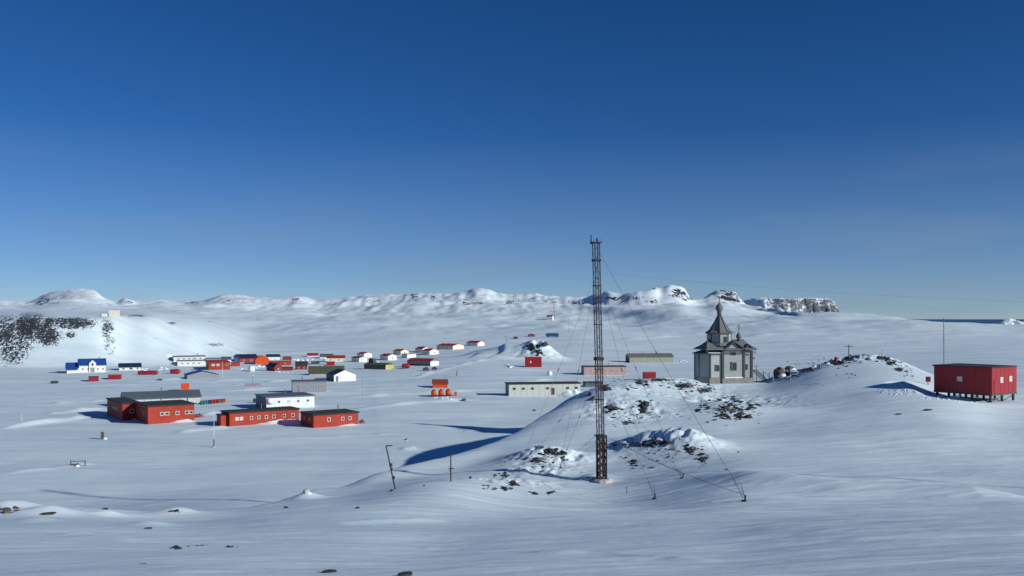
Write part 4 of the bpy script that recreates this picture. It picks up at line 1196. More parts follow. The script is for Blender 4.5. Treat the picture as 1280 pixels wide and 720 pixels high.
# thin aerial behind the building
x, y, z = hit(1180, 471)
t = thing('aerial_mast', 'tall thin grey aerial behind the building on stilts', 'aerial', (x, y, z))
hh = (471 - 398.5) / F * y
MB().tube((0, 0, -0.6), (-0.08, 0, hh), 0.13, 0.10, 6).build('pole', M['steel'], t)
MB().tube((-0.08, 0, hh - 0.3), (-0.08, 0, hh + 0.15), 0.14, 0.14, 6).build('aerial_head', M['steel'], t)
for a in (0.5, 2.6, 4.7):
    MB().tube((-0.05, 0, hh * .72), (2.6 * math.cos(a), 2.6 * math.sin(a), -0.2), 0.012, n=3).build('guy_wire', M['wire'], t)

# ------------------------------------------------------------------ church
def church():
    x0, y0, z0 = CH
    k = y0 / F               # metres per photo pixel here
    yaw = R(12)
    Wd = 4.6                 # depth of the nave
    c, s_ = math.cos(yaw), math.sin(yaw)
    cx, cy = x0 - s_ * Wd / 2, y0 + c * Wd / 2
    t = thing('church', 'grey wooden church with tented spire and small onion domes on the snowy crest', 'church', (cx, cy, z0), yaw)
    def m(px): return (px - 917) * k / 0.97         # along the facade
    def h(py): return (480 - py) * k
    nl, nr = m(903), m(930.5)
    xr = m(942)
    zp = h(472.5)
    He = h(437)
    # plinth
    MB().box(nl - 0.15, xr + 0.12, -Wd/2 - 0.18, Wd/2 + 0.18, -1.0, zp).build('plinth', M['stone'], t)
    nv = MB().box(nl, nr, -Wd/2, Wd/2, zp, He).build('nave_wall', M['wood'], t)
    # narthex, a little narrower
    nx = 0.35
    MB().box(nr, xr, -Wd/2 + nx, Wd/2 - nx, zp, He - 0.35).build('narthex_wall', M['wood'], t)
    # corner posts
    for xx, yy, top in ((nl, -Wd/2, He), (nr, -Wd/2, He), (xr, -Wd/2 + nx, He - .35), (nl, Wd/2, He), (nr, Wd/2, He)):
        MB().box(xx - 0.17, xx + 0.17, yy - 0.17, yy + 0.17, zp - 0.02, top + 0.1).build('corner_post', M['wooddark'], t)
    # apse : five-sided, on the left
    al = m(876.5)
    ax0 = nl - 0.17
    hw = 2.1
    poly = [(ax0, -hw), (ax0, hw), (al + 1.3, hw), (al, hw * .45), (al, -hw * .45), (al + 1.5, -hw - 0.0)]
    Ha = h(442.5)
    MB().prism([(p[0] * 1.0 - 0.1 * (p[0] < ax0), p[1] * 1.05) for p in poly][::-1], 'z', -1.0, zp + 0.02).build('apse_plinth', M['stone'], t)
    MB().prism(poly[::-1], 'z', zp + 0.02, Ha).build('apse_wall', M['wood'], t)
    for p in poly[2:]:
        MB().tube((p[0], p[1], zp), (p[0], p[1], Ha + 0.05), 0.13, n=6).build('apse_post', M['wooddark'], t)
    # paler facing on one apse facet, sunlight put into its colour
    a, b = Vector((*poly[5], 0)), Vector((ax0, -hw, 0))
    MB().box(a.x + 0.2, b.x - 0.1, -hw - 0.05, -hw, zp + 0.1, Ha - 0.1).build('apse_sunlit_facing', M['woodlight'], t)
    # apse roof: low hipped with overhang
    def hip(poly, z0_, cx_, cy_, zt, over, th=0.12):
        vs = []; fs = []
        pc = Vector((sum(p[0] for p in poly) / len(poly), sum(p[1] for p in poly) / len(poly)))
        o = []
        for p in poly:
            d = Vector(p) - pc
            o.append(pc + d * (1 + over / d.length))
        n = len(o)
        vs += [(p.x, p.y, z0_ - 0.12) for p in o] + [(p.x, p.y, z0_ - 0.12 + th) for p in o] + [(cx_, cy_, zt)]
        fs += [tuple(range(n))]
        for i in range(n):
            j = (i + 1) % n
            fs += [(j, i, n + i, n + j), (n + j, n + i, 2 * n)]
        return MB().add(vs, fs)
    hip(poly, Ha + 0.12, ax0 - 0.8, 0, Ha + 1.3, 0.5).build('apse_roof', M['shingle'], t)
    MB().box(al + 1.3, ax0 - 0.1, -hw - 0.42, -hw - 0.2, Ha + 0.17, Ha + 0.27).build('snow_patch', M['snowplain'], t)
    # main roof: gable along the facade with deep eaves, and valance boards below
    zr = h(425.5)
    e = 0.5
    xa, xb = m(880.5), m(947)
    ra, rb2 = m(890.5), m(938)
    ye = Wd / 2 + e
    ze = h(436.2)
    za = ze + (zr - ze) * .42
    def ring(k, z):      # kicked eaves: three rings up to the ridge
        return [(xa + (ra - xa) * k, -ye * (1 - k), z), (xb + (rb2 - xb) * k, -ye * (1 - k), z), (xb + (rb2 - xb) * k, ye * (1 - k), z), (xa + (ra - xa) * k, ye * (1 - k), z)]
    vs = ring(0, ze - .14) + ring(0, ze) + ring(.5, za) + [(ra, 0, zr), (rb2, 0, zr)]
    fs = [(3, 2, 1, 0)]
    for q in (0, 4):
        fs += [(q + i, q + (i + 1) % 4, q + 4 + (i + 1) % 4, q + 4 + i) for i in range(4)]
    fs += [(8, 9, 13, 12), (9, 10, 13), (10, 11, 12, 13), (11, 8, 12)]
    MB().add(vs, fs).build('nave_roof', M['shingle'], t)
    MB().tube((ra - .1, 0, zr + .03), (rb2 + .1, 0, zr + .03), .09, n=6).build('ridge_cap', M['wooddark'], t)
    # gable over the sunny front, breaking through the eaves, and a smaller one over the narthex
    for g0, g1, zt, yf, nm in ((m(904), m(930), h(427.5), -Wd/2 - .12, 'front_gable'), (m(931), m(942.5), h(431.5), -Wd/2 + nx - .14, 'side_gable')):
        gc = (g0 + g1) / 2; hwid = (g1 - g0) / 2
        gb = MB().prism([(g0 + .1, He - .3), (g1 - .1, He - .3), (gc, zt - .15)], 'y', yf, -.2).build(nm, M['wood'], t)
        zl = h(437.2)
        MB().prism([(g0 - .35, zl - .12), (gc, zt), (g1 + .35, zl - .12), (g1 + .35, zl + .04), (gc, zt + .18), (g0 - .35, zl + .04)], 'y', yf - .42, -.1).build('gable_roof', M['shingle'], gb)
        MB().prism([(g0 - .36, zl - .2), (gc, zt - .08), (g1 + .36, zl - .2), (g1 + .36, zl - .0), (gc, zt + .12), (g0 - .36, zl - .0)], 'y', yf - .5, yf - .43).build('barge_board', M['wooddark'], gb)
    MB().box(m(884), m(899), -hw - .42, -hw - .05, Ha + .18, Ha + .3).build('snow_patch', M['snowplain'], t)
    vb = MB()
    n = 26
    for i in range(n):
        a = nl - .4 + i * (xr + 0.5 - nl + .4) / n
        vb.add([(a, -Wd/2 - e + .06, He - .36), (a + .2, -Wd/2 - e + .06, He - .36), (a + .1, -Wd/2 - e + .06, He - .72), (a, -Wd/2 - e + .12, He - .36), (a + .2, -Wd/2 - e + .12, He - .36), (a + .1, -Wd/2 - e + .12, He - .72)], [(0, 2, 1), (3, 4, 5), (0, 1, 4, 3), (1, 2, 5, 4), (2, 0, 3, 5)])
    o = vb.build('valance', M['wooddark'], t); o['kind'] = 'stuff'
    # octagonal drum and tent
    ox = m(906.5); oy = 0.2
    rd = (921.5 - 892.5) / 2 * k
    r8 = math.pi / 8
    MB().lathe([(rd, h(436)), (rd, h(416.5))], 8, (ox, oy, 0), r8).build('drum_wall', M['wood'], t)
    MB().lathe([(rd * 1.32, h(432.5)), (rd * 1.30, h(431.8)), (rd * 1.05, h(428.8)), (rd * .98, h(428.4))], 8, (ox, oy, 0), r8).build('skirt_roof', M['shingle'], t)
    for i in range(8):
        a = r8 + i * math.pi / 4
        MB().tube((ox + rd * math.cos(a), oy + rd * math.sin(a), h(436)), (ox + rd * math.cos(a), oy + rd * math.sin(a), h(416.5)), 0.1, n=5).build('drum_post', M['wooddark'], t)
    MB().lathe([(rd * 1.02, h(417.8)), (rd * 1.2, h(416.8)), (rd * 1.2, h(416.2)), (rd * 0.86, h(413.2)), (rd * .42, h(402.5)), (0.24, h(393.5)), (0.20, h(392.5))], 8, (ox, oy, 0), r8).build('tent_roof', M['shingle'], t)
    for i in range(8):
        a = r8 + i * math.pi / 4
        pts = [(rd * 1.2, h(416.0)), (rd * .87, h(413.0)), (rd * .43, h(402.4)), (.24, h(393.4))]
        MB().path([(ox + r * math.cos(a), oy + r * math.sin(a), z) for r, z in pts], 0.07, 5).build('tent_rib', M['wooddark'], t)
    def onion(x, y, z, r, name_m, top):
        """neck, bulb, cross"""
        on = MB().lathe([(r * .62, z), (r * .58, z + r * .8), (r * .75, z + r * .95), (r, z + r * 1.55), (r * .92, z + r * 2.1), (r * .55, z + r * 2.65), (r * .2, z + r * 3.05), (r * .06, z + r * 3.5)], 14, (x, y, 0)).build('onion_dome', M['shingle'], t, smooth=True)
        zc = z + r * 3.4
        hc = top - zc
        w = hc * .30
        cb = MB().box(x - .045, x + .045, y - .045, y + .045, zc, top)
        cb.box(x - w, x + w, y - .04, y + .04, zc + hc * .62, zc + hc * .62 + .08).box(x - w * .5, x + w * .5, y - .036, y + .036, zc + hc * .82, zc + hc * .82 + .07)
        cb.add([(x - w * .6, y - .035, zc + hc * .36), (x + w * .6, y - .035, zc + hc * .26), (x + w * .6, y - .035, zc + hc * .26 + .07), (x - w * .6, y - .035, zc + hc * .36 + .07), (x - w * .6, y + .035, zc + hc * .36), (x + w * .6, y + .035, zc + hc * .26), (x + w * .6, y + .035, zc + hc * .26 + .07), (x - w * .6, y + .035, zc + hc * .36 + .07)],
               [(0, 1, 2, 3), (7, 6, 5, 4), (0, 4, 5, 1), (1, 5, 6, 2), (2, 6, 7, 3), (3, 7, 4, 0)])
        cb.build('cross', M['gold'], on)
    onion(ox, oy, h(393.2), 0.68, None, h(371.5))
    onion(m(931), -0.2, h(427.0), 0.50, None, h(405.5))
    onion(m(884.5), -1.7, h(440.5), 0.44, None, h(416.5))
    # windows
    def win(xm, zc, w, hh, yy):
        fm, pm = window_meshes(w, hh, 'wooddark', 'glass', True)
        o = bpy.data.objects.new('window', fm); C.objects.link(o); o.parent = t; o.location = (xm, yy, zc)
        p = bpy.data.objects.new('pane', pm); C.objects.link(p); p.parent = o
        MB().box(-w/2 - .32, -w/2 - .02, -0.08, 0, -hh/2, hh/2 + .05).build('shutter', M['wooddark'], o)
        MB().box(-w/2 - .1, w/2 + .1, -0.1, 0, hh/2, hh/2 + .12).build('hood', M['woodlight'], o)
    win(m(917.5), h(440.5), 0.72, 1.0, -Wd/2)
    win(m(918), h(458), 0.85, 1.45, -Wd/2)
    win(m(935), h(459), 0.5, 1.0, -Wd/2 + nx)
    win(m(897), h(460), 0.5, 1.1, -hw - 0.05)
    dwin = MB().box(ox - .1, ox + .55, oy - rd * .93 - .03, oy - rd * .9, h(428), h(421)).build('drum_window', M['glass'], t)
    # snow lying on the plinth ledge
    MB().box(nl + .3, nr - .3, -Wd/2 - .19, -Wd/2 - .0, zp, zp + .16).build('snow_ledge', M['snowplain'], t)
    # porch canopy and stair on the right
    MB().prism([(xr, h(445)), (xr + 1.25, h(449.5)), (xr + 1.25, h(448.5)), (xr, h(443.5))], 'y', -0.9, 0.9).build('porch_canopy', M['shingle'], t)
    z_l = h(464)
    MB().box(xr + .12, xr + 1.6, -1.0, 1.0, z_l - .15, z_l).build('landing', M['wooddark'], t)
    for yy in (-.9, .9):
        MB().tube((xr + 1.45, yy, -.6), (xr + 1.45, yy, z_l + 1.0), .06, n=5).build('railing_post', M['wooddark'], t)
    n = 9
    run = 2.3
    sm = MB().box(-.15, .15, -.95, .95, -.05, 0).mesh('step', M['wooddark'])
    for i in range(n):
        o = bpy.data.objects.new('step', sm); C.objects.link(o); o.parent = t
        o.location = (xr + 1.75 + i * run / n, 0, z_l - .1 - i * (z_l - .25) / n)
    for yy in (-.95, .95):
        MB().tube((xr + 1.6, yy, z_l - .1), (xr + 1.6 + run, yy, .1), .07, n=4).build('stringer', M['wooddark'], t)
        MB().tube((xr + .2, yy, z_l + .95), (xr + 1.6, yy, z_l + .95), .045, n=4).build('handrail', M['wood'], t)
        MB().tube((xr + 1.6, yy, z_l + .95), (xr + 1.6 + run, yy, 1.05), .045, n=4).build('handrail', M['wood'], t)
        MB().tube((xr + 1.6 + run, yy, -.6), (xr + 1.6 + run, yy, 1.9), .07, n=5).build('railing_post', M['wood'], t)
        MB().tube((xr + 1.6 + run / 2, yy, z_l * .3), (xr + 1.6 + run / 2, yy, z_l * .5 + 1.0), .05, n=5).build('railing_post', M['wood'], t)
church()

# ------------------------------------------------------------------ lattice radio mast
def mast():
    x0, y0, z0 = hit(752, 601)
    k = y0 / F
    print('mast', x0, y0, z0)
    Hm = (601 - 304) * k
    lean = -7.0 * k / Hm
    t = thing('radio_mast', 'tall rusty lattice radio mast with guy wires in the centre of the snow', 'mast', (x0, y0, z0))
    def pt(dx, dy, z):
        return Vector((dx + lean * z, dy, z))
    rot = R(20)
    def corner(i, r):
        a = rot + i * math.pi / 2 + math.pi / 4
        return r * math.cos(a), r * math.sin(a)
    w = 0.33
    # outer cage round the foot
    Hc = (601 - 545) * k
    for i in range(4):
        a, b = corner(i, w)
        MB().tube(pt(a, b, -.4), pt(a, b, Hm), .045, .039, 6).build('leg', M['rust'], t)
    br = MB()
    zz = 0.15
    nb = 48
    for j in range(nb):
        za = j * Hm / nb; zb2 = (j + 1) * Hm / nb
        for i in range(4):
            a = corner(i, w); b = corner((i + 1) % 4, w)
            p, q = (a, b) if (j + i) % 2 else (b, a)
            br.tube(pt(*p, za), pt(*q, zb2), .012, n=4)
            br.tube(pt(*a, zb2), pt(*b, zb2), .012, n=4)
    o = br.build('lattice_bracing', M['rust'], t); o['kind'] = 'stuff'
    # reinforced foot : four outer columns with their own ties
    wo_ = 0.44
    cb = MB()
    for i in range(4):
        a, b = corner(i, wo_)
        MB().box(-.07, .07, -.07, .07, -.4, Hc).build('foot_column', M['rust'], t, loc=(a, b, 0))
    for j in range(7):
        z = .1 + j * (Hc - .2) / 6
        for i in range(4):
            a = corner(i, wo_); b = corner((i + 1) % 4, wo_)
            cb.tube(pt(*a, z), pt(*b, z), .05, n=4)
            if j < 6: cb.tube(pt(*a, z), pt(*b, z + (Hc - .2) / 6), .04, n=4)
            c_ = corner(i, w); cb.tube(pt(*a, z), pt(*c_, z), .03, n=4)
    o = cb.build('foot_bracing', M['rust'], t); o['kind'] = 'stuff'
    def plate(z, r, th):
        pl = [corner(i, r * math.sqrt(2)) for i in range(4)]
        mb = MB().prism([(p[0] + lean * z, p[1]) for p in pl], 'z', z, z + th)
        return mb
    for py, r, th in ((326.5, .33, .16), (358, .30, .10), (406, .30, .08), (450.5, .34, .28), (462, .31, .06), (500, .31, .08), (545, .42, .10)):
        plate((601 - py) * k, r, th).build('collar', M['rust'], t)
    plate((601 - 304) * k, .40, .10).build('top_platform', M['rust'], t)
    tb = MB()
    for i in range(4):
        a, b = corner(i, .52)
        tb.tube(pt(a, b, Hm), pt(a, b, Hm + .35), .025, n=4)
    tb.build('top_rail', M['rust'], t)
    MB().tube(pt(-.42, 0, Hm - .1), pt(-.42, 0, Hm + .75), .045, n=6).build('beacon_rod', M['rust'], t)
    MB().tube(pt(.1, 0, Hm), pt(.1, 0, Hm + .45), .07, n=6).build('lamp', M['rust'], t)
    MB().lathe([(.95, -.7), (.9, .12), (.75, .2)], 10, (0, 0, 0)).build('footing', M['concrete'], t)
    # ladder up one face
    lb = MB()
    a = corner(2, w * .72); b = corner(3, w * .72)
    for q in (a, b):
        lb.tube(pt(q[0], q[1] - .1, .3), pt(q[0], q[1] - .1, Hm), .012, n=4)
    for j in range(70):
        z = .4 + j * (Hm - .6) / 70
        lb.tube(pt(a[0], a[1] - .1, z), pt(b[0], b[1] - .1, z), .010, n=3)
    o = lb.build('ladder', M['rust'], t); o['kind'] = 'stuff'
    # anchors and guys
    anchors = [((930, 627), 'rightmost'), ((852, 598), 'beside the rocky mound right of the mast'), ((818, 624), 'nearest right of the mast foot'), ((642, 606), 'far left of the mast among small rocks'), ((701, 585), 'just left of the mast on a low mound')]
    levels = {0: (310, 545), 1: (330, 452, 545), 2: (330, 452), 3: (328, 452), 4: (328, 452, 545)}
    for n, ((px, py), wh) in enumerate(anchors):
        X, Y, Z = hit(px, py)
        dirv = Vector((x0 - X, y0 - Y, 0)).normalized()
        an = thing('guy_anchor', ['steel stake with frayed wires, the anchor farthest right on open snow', 'bundle of steel stakes anchoring guys beside the rocky mound', 'steel stake anchoring guys in the snow right of the mast foot', 'steel stakes anchoring guys among small rocks left of the mast', 'short steel stake anchoring guys on the low mound left of the mast'][n], 'anchor', (X, Y, Z), group='guy anchors round the tall mast')
        MB().tube((0, 0, -.4), tuple(-dirv * .18 + Vector((0, 0, .42))), .05, n=6).build('stake', M['rust'], an)
        MB().box(-.14, .14, -.07, .07, -.1, .1).build('anchor_block', M['rust'], an)
        for q in range(2):
            sp = Vector((-dirv.y, dirv.x, 0)) * (.12 * (q - .5))
            MB().tube(tuple(sp + Vector((0, 0, .2))), tuple(dirv * (.75 + .2 * q) + sp * 3 + Vector((0, 0, .95 + .15 * q))), .016, n=5).build('turnbuckle', M['rust'], an)
        for lv in levels[n]:
            z = (601 - lv) * k
            top = pt(*(corner(n % 4, w)), z) if lv < 540 else pt(.5 if X > x0 else -.5, 0, z)
            foot = Vector((X - x0, Y - y0, Z - z0 + .4))
            pts = []
            for q in range(9):
                f = q / 8
                p = top.lerp(foot, f); p.z -= 4 * f * (1 - f) * .012 * (top - foot).length
                pts.append(p)
            gw = MB().path(pts, .015, 3).build('guy_wire', M['wire'], t)
            ib = MB()
            for f in ((.55,) if lv < 540 else (.3,)):
                i = int(f * 8); p = pts[i]; dv = (pts[i + 1] - pts[i]).normalized()
                ib.tube(p - dv * .16, p + dv * .16, .045, n=5)
            ib.build('insulator', M['steel'], gw)
    # aerial wire going right, out of frame, to a pole
    ap = pt(*corner(0, w), (601 - 340) * k) + Vector((x0, y0, z0))
    ex, ey = xy(1420, 62)
    ez = ground(ex, ey)
    ptop = Vector((ex, ey, ZC + (HY - 381.5) / F * 62))
    pl = thing('aerial_pole', 'timber pole carrying the far end of the long aerial wire', 'pole', (ex, ey, ez))
    MB().tube((0, 0, -.6), (0, 0, ptop.z - ez + .3), .12, .09, 8).build('pole', M['post'], pl)
    MB().box(-.5, .5, -.06, .06, ptop.z - ez - .1, ptop.z - ez + .02).build('crossarm', M['post'], pl)
    pts = []
    for q in range(25):
        f = q / 24
        p = ap.lerp(ptop, f); p.z -= 4 * f * (1 - f) * .45
        pts.append(p)
    cb = MB().path(pts, .005, 4).build('aerial_wire', M['wire'])
    tag(cb, 'long dark aerial wire sagging across the sky to the right', 'wire')
    return x0, y0, z0
MX, MY, MZ = mast()

# ------------------------------------------------------------------ poles
def pole(px, pyb, pyt, label, r=.06, m='post', name='pole', cat='pole', lean_px=0, arms=(), group=None, extra=None):
    x, y, z = hit(px, pyb)
    k = y / F
    H = (pyb - pyt) * k
    lx = lean_px * k
    t = thing(name, label, cat, (x, y, z), 0, group)
    MB().tube((0, 0, -.5), (lx, 0, H), r, r * .8, 7).build('shaft', M[m], t)
    for py, x0_, x1_, rr in arms:
        zz = (pyb - py) * k
        cx = lx * zz / H
        MB().tube((cx + x0_ * k, -.08, zz), (cx + x1_ * k, -.08, zz + .02), rr, n=5).build('crossarm', M[m], t)
    return t, k
t, k = pole(496, 611.5, 557, 'leaning dark pole with short top arm, left of the mast', .055, lean_px=-13.5, arms=((557, 0, 8.5, .04),))
for zz, w in ((586, 1.6), (597, 1.9), (581, 3)):
    f = (611.5 - zz) / 54.5
    MB().box(-13.5 * f * k - w * k * .6, -13.5 * f * k + w * k * .6, -.1, .1, (611.5 - zz) * k - .09, (611.5 - zz) * k + .09).build('clamp', M['post'], t)
t, k = pole(563.5, 602, 566, 'upright dark pole with a low crossarm, left of the mast', .06, arms=((585.5, -2.5, 4, .045), (588.5, -2, 0.5, .035)))
pole(1061, 445, 431, 'timber post with crossarm on top of the snowy mound', .09, arms=((433, -5, 5.5, .06),))
pole(1102.5, 446, 437, 'short thin stake on the mound right of the crossarm post', .05, 'steel')
pole(652.5, 446, 430, 'thin aerial with short bars behind the red container', .12, 'steel', 'aerial', 'aerial', arms=((432, -2.5, 2.5, .1), (444, -4, 2, .1)))
pole(656.5, 447, 429, 'second thin aerial right beside the barred one', .10, 'steel', 'aerial', 'aerial')
pole(633.5, 428, 419.5, 'lone dark pole on the ridge left of the knoll', .14, 'post')
pole(692.5, 400, 374, 'thin red radio mast beside the tiny far house', .28, 'darkred', 'aerial', 'aerial')
pole(373, 495, 482, 'dark pole between the white and grey panelled huts', .09, 'post')
pole(453, 500, 470, 'pale thin pole alone on the valley snow', .035, 'steel')
pole(556, 476, 471, 'short aerial behind the orange-brown hut', .06, 'steel', 'aerial', 'aerial')
pole(278, 472, 452, 'thin pale pole beside the red and white building', .07, 'white')
pole(571, 470, 463, 'upright red stand-in for a small figure among snow lumps beyond the three tanks', .18, 'crimson', 'marker_post', 'marker')  # added post standing in for a small red figure
pole(554, 433, 427, 'short thin pole behind the long house on the slope', .1, 'steel')
pole(711, 416, 398, 'faint thin pole on the far slope left of the mast', .1, 'steel')
pole(988, 476, 458, 'pale timber gatepost right of the church stair', .06, 'wood', 'gatepost', 'post')
pole(966.5, 478, 464, 'short timber post at the foot of the church stair', .06, 'wood', 'gatepost', 'post')
pole(27, 527, 518, 'short pale marker stake far left on the valley snow', .05, 'white', 'marker_post', 'marker')
pole(783.5, 617, 608, 'short iron rod standing in snow right of the mast foot', .03, 'rust', 'iron_rod', 'rod')
pole(580, 541, 537.5, 'tiny stake on the valley snow left of the ridge', .05, 'rust', 'iron_rod', 'rod')
# banded survey pole
x, y, z = hit(267.5, 559)
k = y / F
t = thing('survey_pole', 'thin white pole with dark lower band in front of the red blocks', 'pole', (x, y, z))
MB().tube((0, 0, -.4), (0, 0, 10 * k), .11, n=7).build('lower_band', M['slate'], t)
MB().tube((0, 0, 10 * k), (-.03, 0, 48 * k), .045, .03, 7).build('upper_pole', M['white'], t)
MB().lathe([(.5, -.2), (.45, .05), (.2, .22)], 9).build('base', M['concrete'], t)
# wooden marker box with snow
x, y, z = hit(128, 549)
k = y / F
t = thing('marker_box', 'brownish upright wooden box with snow at its foot, left of centre valley', 'marker', (x, y, z), R(20))
MB().prism([(-.3, -.3), (.3, -.3), (.24, 9 * k), (-.24, 9 * k)], 'y', -.22, .22).build('box', M['rockbrown'], t)
MB().rock((.45, -.15, .12), .42, (1, 1, .7), 5).build('snow_heap', M['snowplain'], t, True)
# broken timber frame
x, y, z = hit(97, 582.5)
k = y / F
t = thing('timber_frame', 'broken low timber frame half buried in snow, far left', 'frame', (x, y, z), R(8))
for a in (-.95, 1.05):
    MB().box(a - .06, a + .06, -.06, .06, -.3, 7 * k).build('upright', M['rockbrown'], t)
MB().box(-.95, 1.05, -.03, .03, 5.6 * k, 6.4 * k).build('top_rail', M['rockbrown'], t)
MB().box(-.89, .1, -.03, .03, 1.4 * k, 2.4 * k).build('low_rail', M['rockbrown'], t)
MB().prism([(-.3, -.2), (.3, -.2), (.12, 3.2 * k), (-.12, 3.2 * k)], 'y', -.1, .1).build('wedge', M['rockbrown'], t)
MB().rock((.05, -.3, .05), .36, (1.1, .8, .7), 8).build('snow_heap', M['snowplain'], t, True)

# ------------------------------------------------------------------ small things in the valley
def radome(px, py, rpx, label, mast_px=0):
    x, y, z = hit(px, py)
    k = y / F; r = rpx * k
    t = thing('radome', label, 'radome', (x, y, z))
    prof = []
    n = 10
    for i in range(n + 1):
        a = -math.pi / 2 * .75 + (math.pi / 2 * 1.75) * i / n
        prof.append((max(r * math.cos(a), .01), mast_px * k + r * .8 + r * math.sin(a)))
    MB().lathe(prof, 18).build('dome', M['radome'], t, True)
    if mast_px:
        MB().tube((0, 0, -.4), (0, 0, mast_px * k + r * .1), .07, n=6).build('stand', M['white'], t)
        MB().lathe([(r * .9, mast_px * k - .05), (r * .95, mast_px * k + .03)], 12).build('platform', M['steel'], t)
    else:
        MB().lathe([(r * .8, -.5), (r * .72, r * .25)], 14).build('base_ring', M['grey'], t)
radome(314.5, 464.5, 4.2, 'white radome ball on snow in front of the orange hangar')
radome(687, 469.5, 3.4, 'small white radome right of the bright red container')
radome(337, 522, 4.2, 'white radome on a slim stand between red and white huts', 17)

def drum_row():
    cols = ['green', 'green', 'blueveh', 'navy', 'crimson', 'crimson', 'darkred', 'brownroof', 'olive', 'orange']
    words = ['bright green drum at the left end', 'second green drum from the left', 'blue drum beside the green ones', 'navy drum right of the blue one', 'crimson drum right of the navy one', 'crimson drum, second of the two reds', 'dark maroon drum right of the reds', 'brown drum', 'olive drum next to the orange one', 'orange drum at the right end']
    me = {}
    for i, (c, w) in enumerate(zip(cols, words)):
        px = 252 + i * 3.25; py = 506 - i * 0.33
        x, y, z = hit(px, py)
        o = thing('fuel_drum', w + ' of the drum row on the snow', 'drum', (x, y, z), 0, 'coloured fuel drums lined up on the snow')
        if c not in me:
            me[c] = MB().lathe([(.33, -.15), (.33, .3), (.35, .32), (.35, .36), (.33, .38), (.33, .68), (.35, .7), (.35, .74), (.33, .76), (.33, 1.0), (.30, 1.02)], 12).mesh('drum_shell', M[c])
            me[c + 'l'] = MB().lathe([(.29, 1.0), (.29, 1.035), (.05, 1.04)], 10).mesh('drum_lid', M[c])
        for nm, k in (('drum_shell', c), ('drum_lid', c + 'l')):
            q = bpy.data.objects.new(nm, me[k]); C.objects.link(q); q.parent = o
drum_row()

def tank_group():
    x, y, z = hit(539, 496)
    k = y / F
    proto = None
    for i, w in enumerate(['left', 'middle', 'right']):
        px = 542.5 + i * 9.1
        X = (px - 640) / F * y; Z = ground(X, y)
        if proto is None:
            t = thing('fuel_tank', '', 'tank', (X, y, Z), R(6), 'red fuel tanks in front of the orange-brown hut')
            r = 3.7 * k
            MB().lathe([(.1, -1.5), (r * .7, -1.45), (r, -1.15), (r, 1.15), (r * .7, 1.45), (.1, 1.5)], 16, (0, 1.5, r * 1.15), axis='y').build('shell', M['orange'], t, True)
            for yy in (.6, 2.4):
                MB().box(-r * .85, r * .85, yy - .12, yy + .12, -.4, r * .55).build('saddle', M['darkred'], t)
            MB().lathe([(.28, 0), (.28, .2), (.1, .25)], 8, (0, 1.5, r * 2.13)).build('hatch', M['darkred'], t)
            proto = t
        else:
            t = copy_tree(proto); t.location = (X, y, Z)
        t['label'] = f'rounded red fuel tank in front of the orange-brown hut, {w} of three'
    X = (569.5 - 640) / F * y
    t = thing('pump_box', 'small red box right of the three red tanks', 'box', (X, y, ground(X, y)), R(6))
    MB().box(-.36, .36, -.3, .3, -.3, 1.1).build('cabinet', M['orange'], t)
    MB().box(-.4, .4, -.34, .34, 1.1, 1.18).build('lid', M['darkred'], t)
    MB().tube((-8, .2, .25), (-.36, .2, .25), .08, n=6).build('pipe', M['darkred'], t)
tank_group()

def lying_tank(px0, px1, py, hpx, label, m):
    x, y, z = hit((px0 + px1) / 2, py)
    k = y / F
    L = (px1 - px0) * k; r = hpx * k / 2
    t = thing('storage_tank', label, 'tank', (x, y, z), R(10))
    MB().lathe([(.05, -L/2), (r * .6, -L/2 + .03), (r * .93, -L/2 + r * .35), (r, -L/2 + r * .8), (r, L/2 - r * .8), (r * .93, L/2 - r * .35), (r * .6, L/2 - .03), (.05, L/2)], 16, (0, 0, r * 1.02), axis='x').build('shell', M[m], t, True)
    for a in (-.3, .3):
        MB().box(a * L - .15, a * L + .15, -r * .8, r * .8, -.4, r * .5).build('saddle', M['steel'], t)
    MB().lathe([(.3, 0), (.3, .2), (.1, .26)], 8, (L * .1, 0, r * 1.98)).build('hatch', M['steel'], t)
lying_tank(173, 197, 468.5, 5.2, 'long red lying tank right of the dark blue roofed building', 'crimson')
lying_tank(213, 225, 467.5, 6, 'short red lying tank left of the lower long white block', 'crimson')
lying_tank(502.5, 512.5, 460.5, 6, 'red lying tank left of the long grey building', 'crimson')

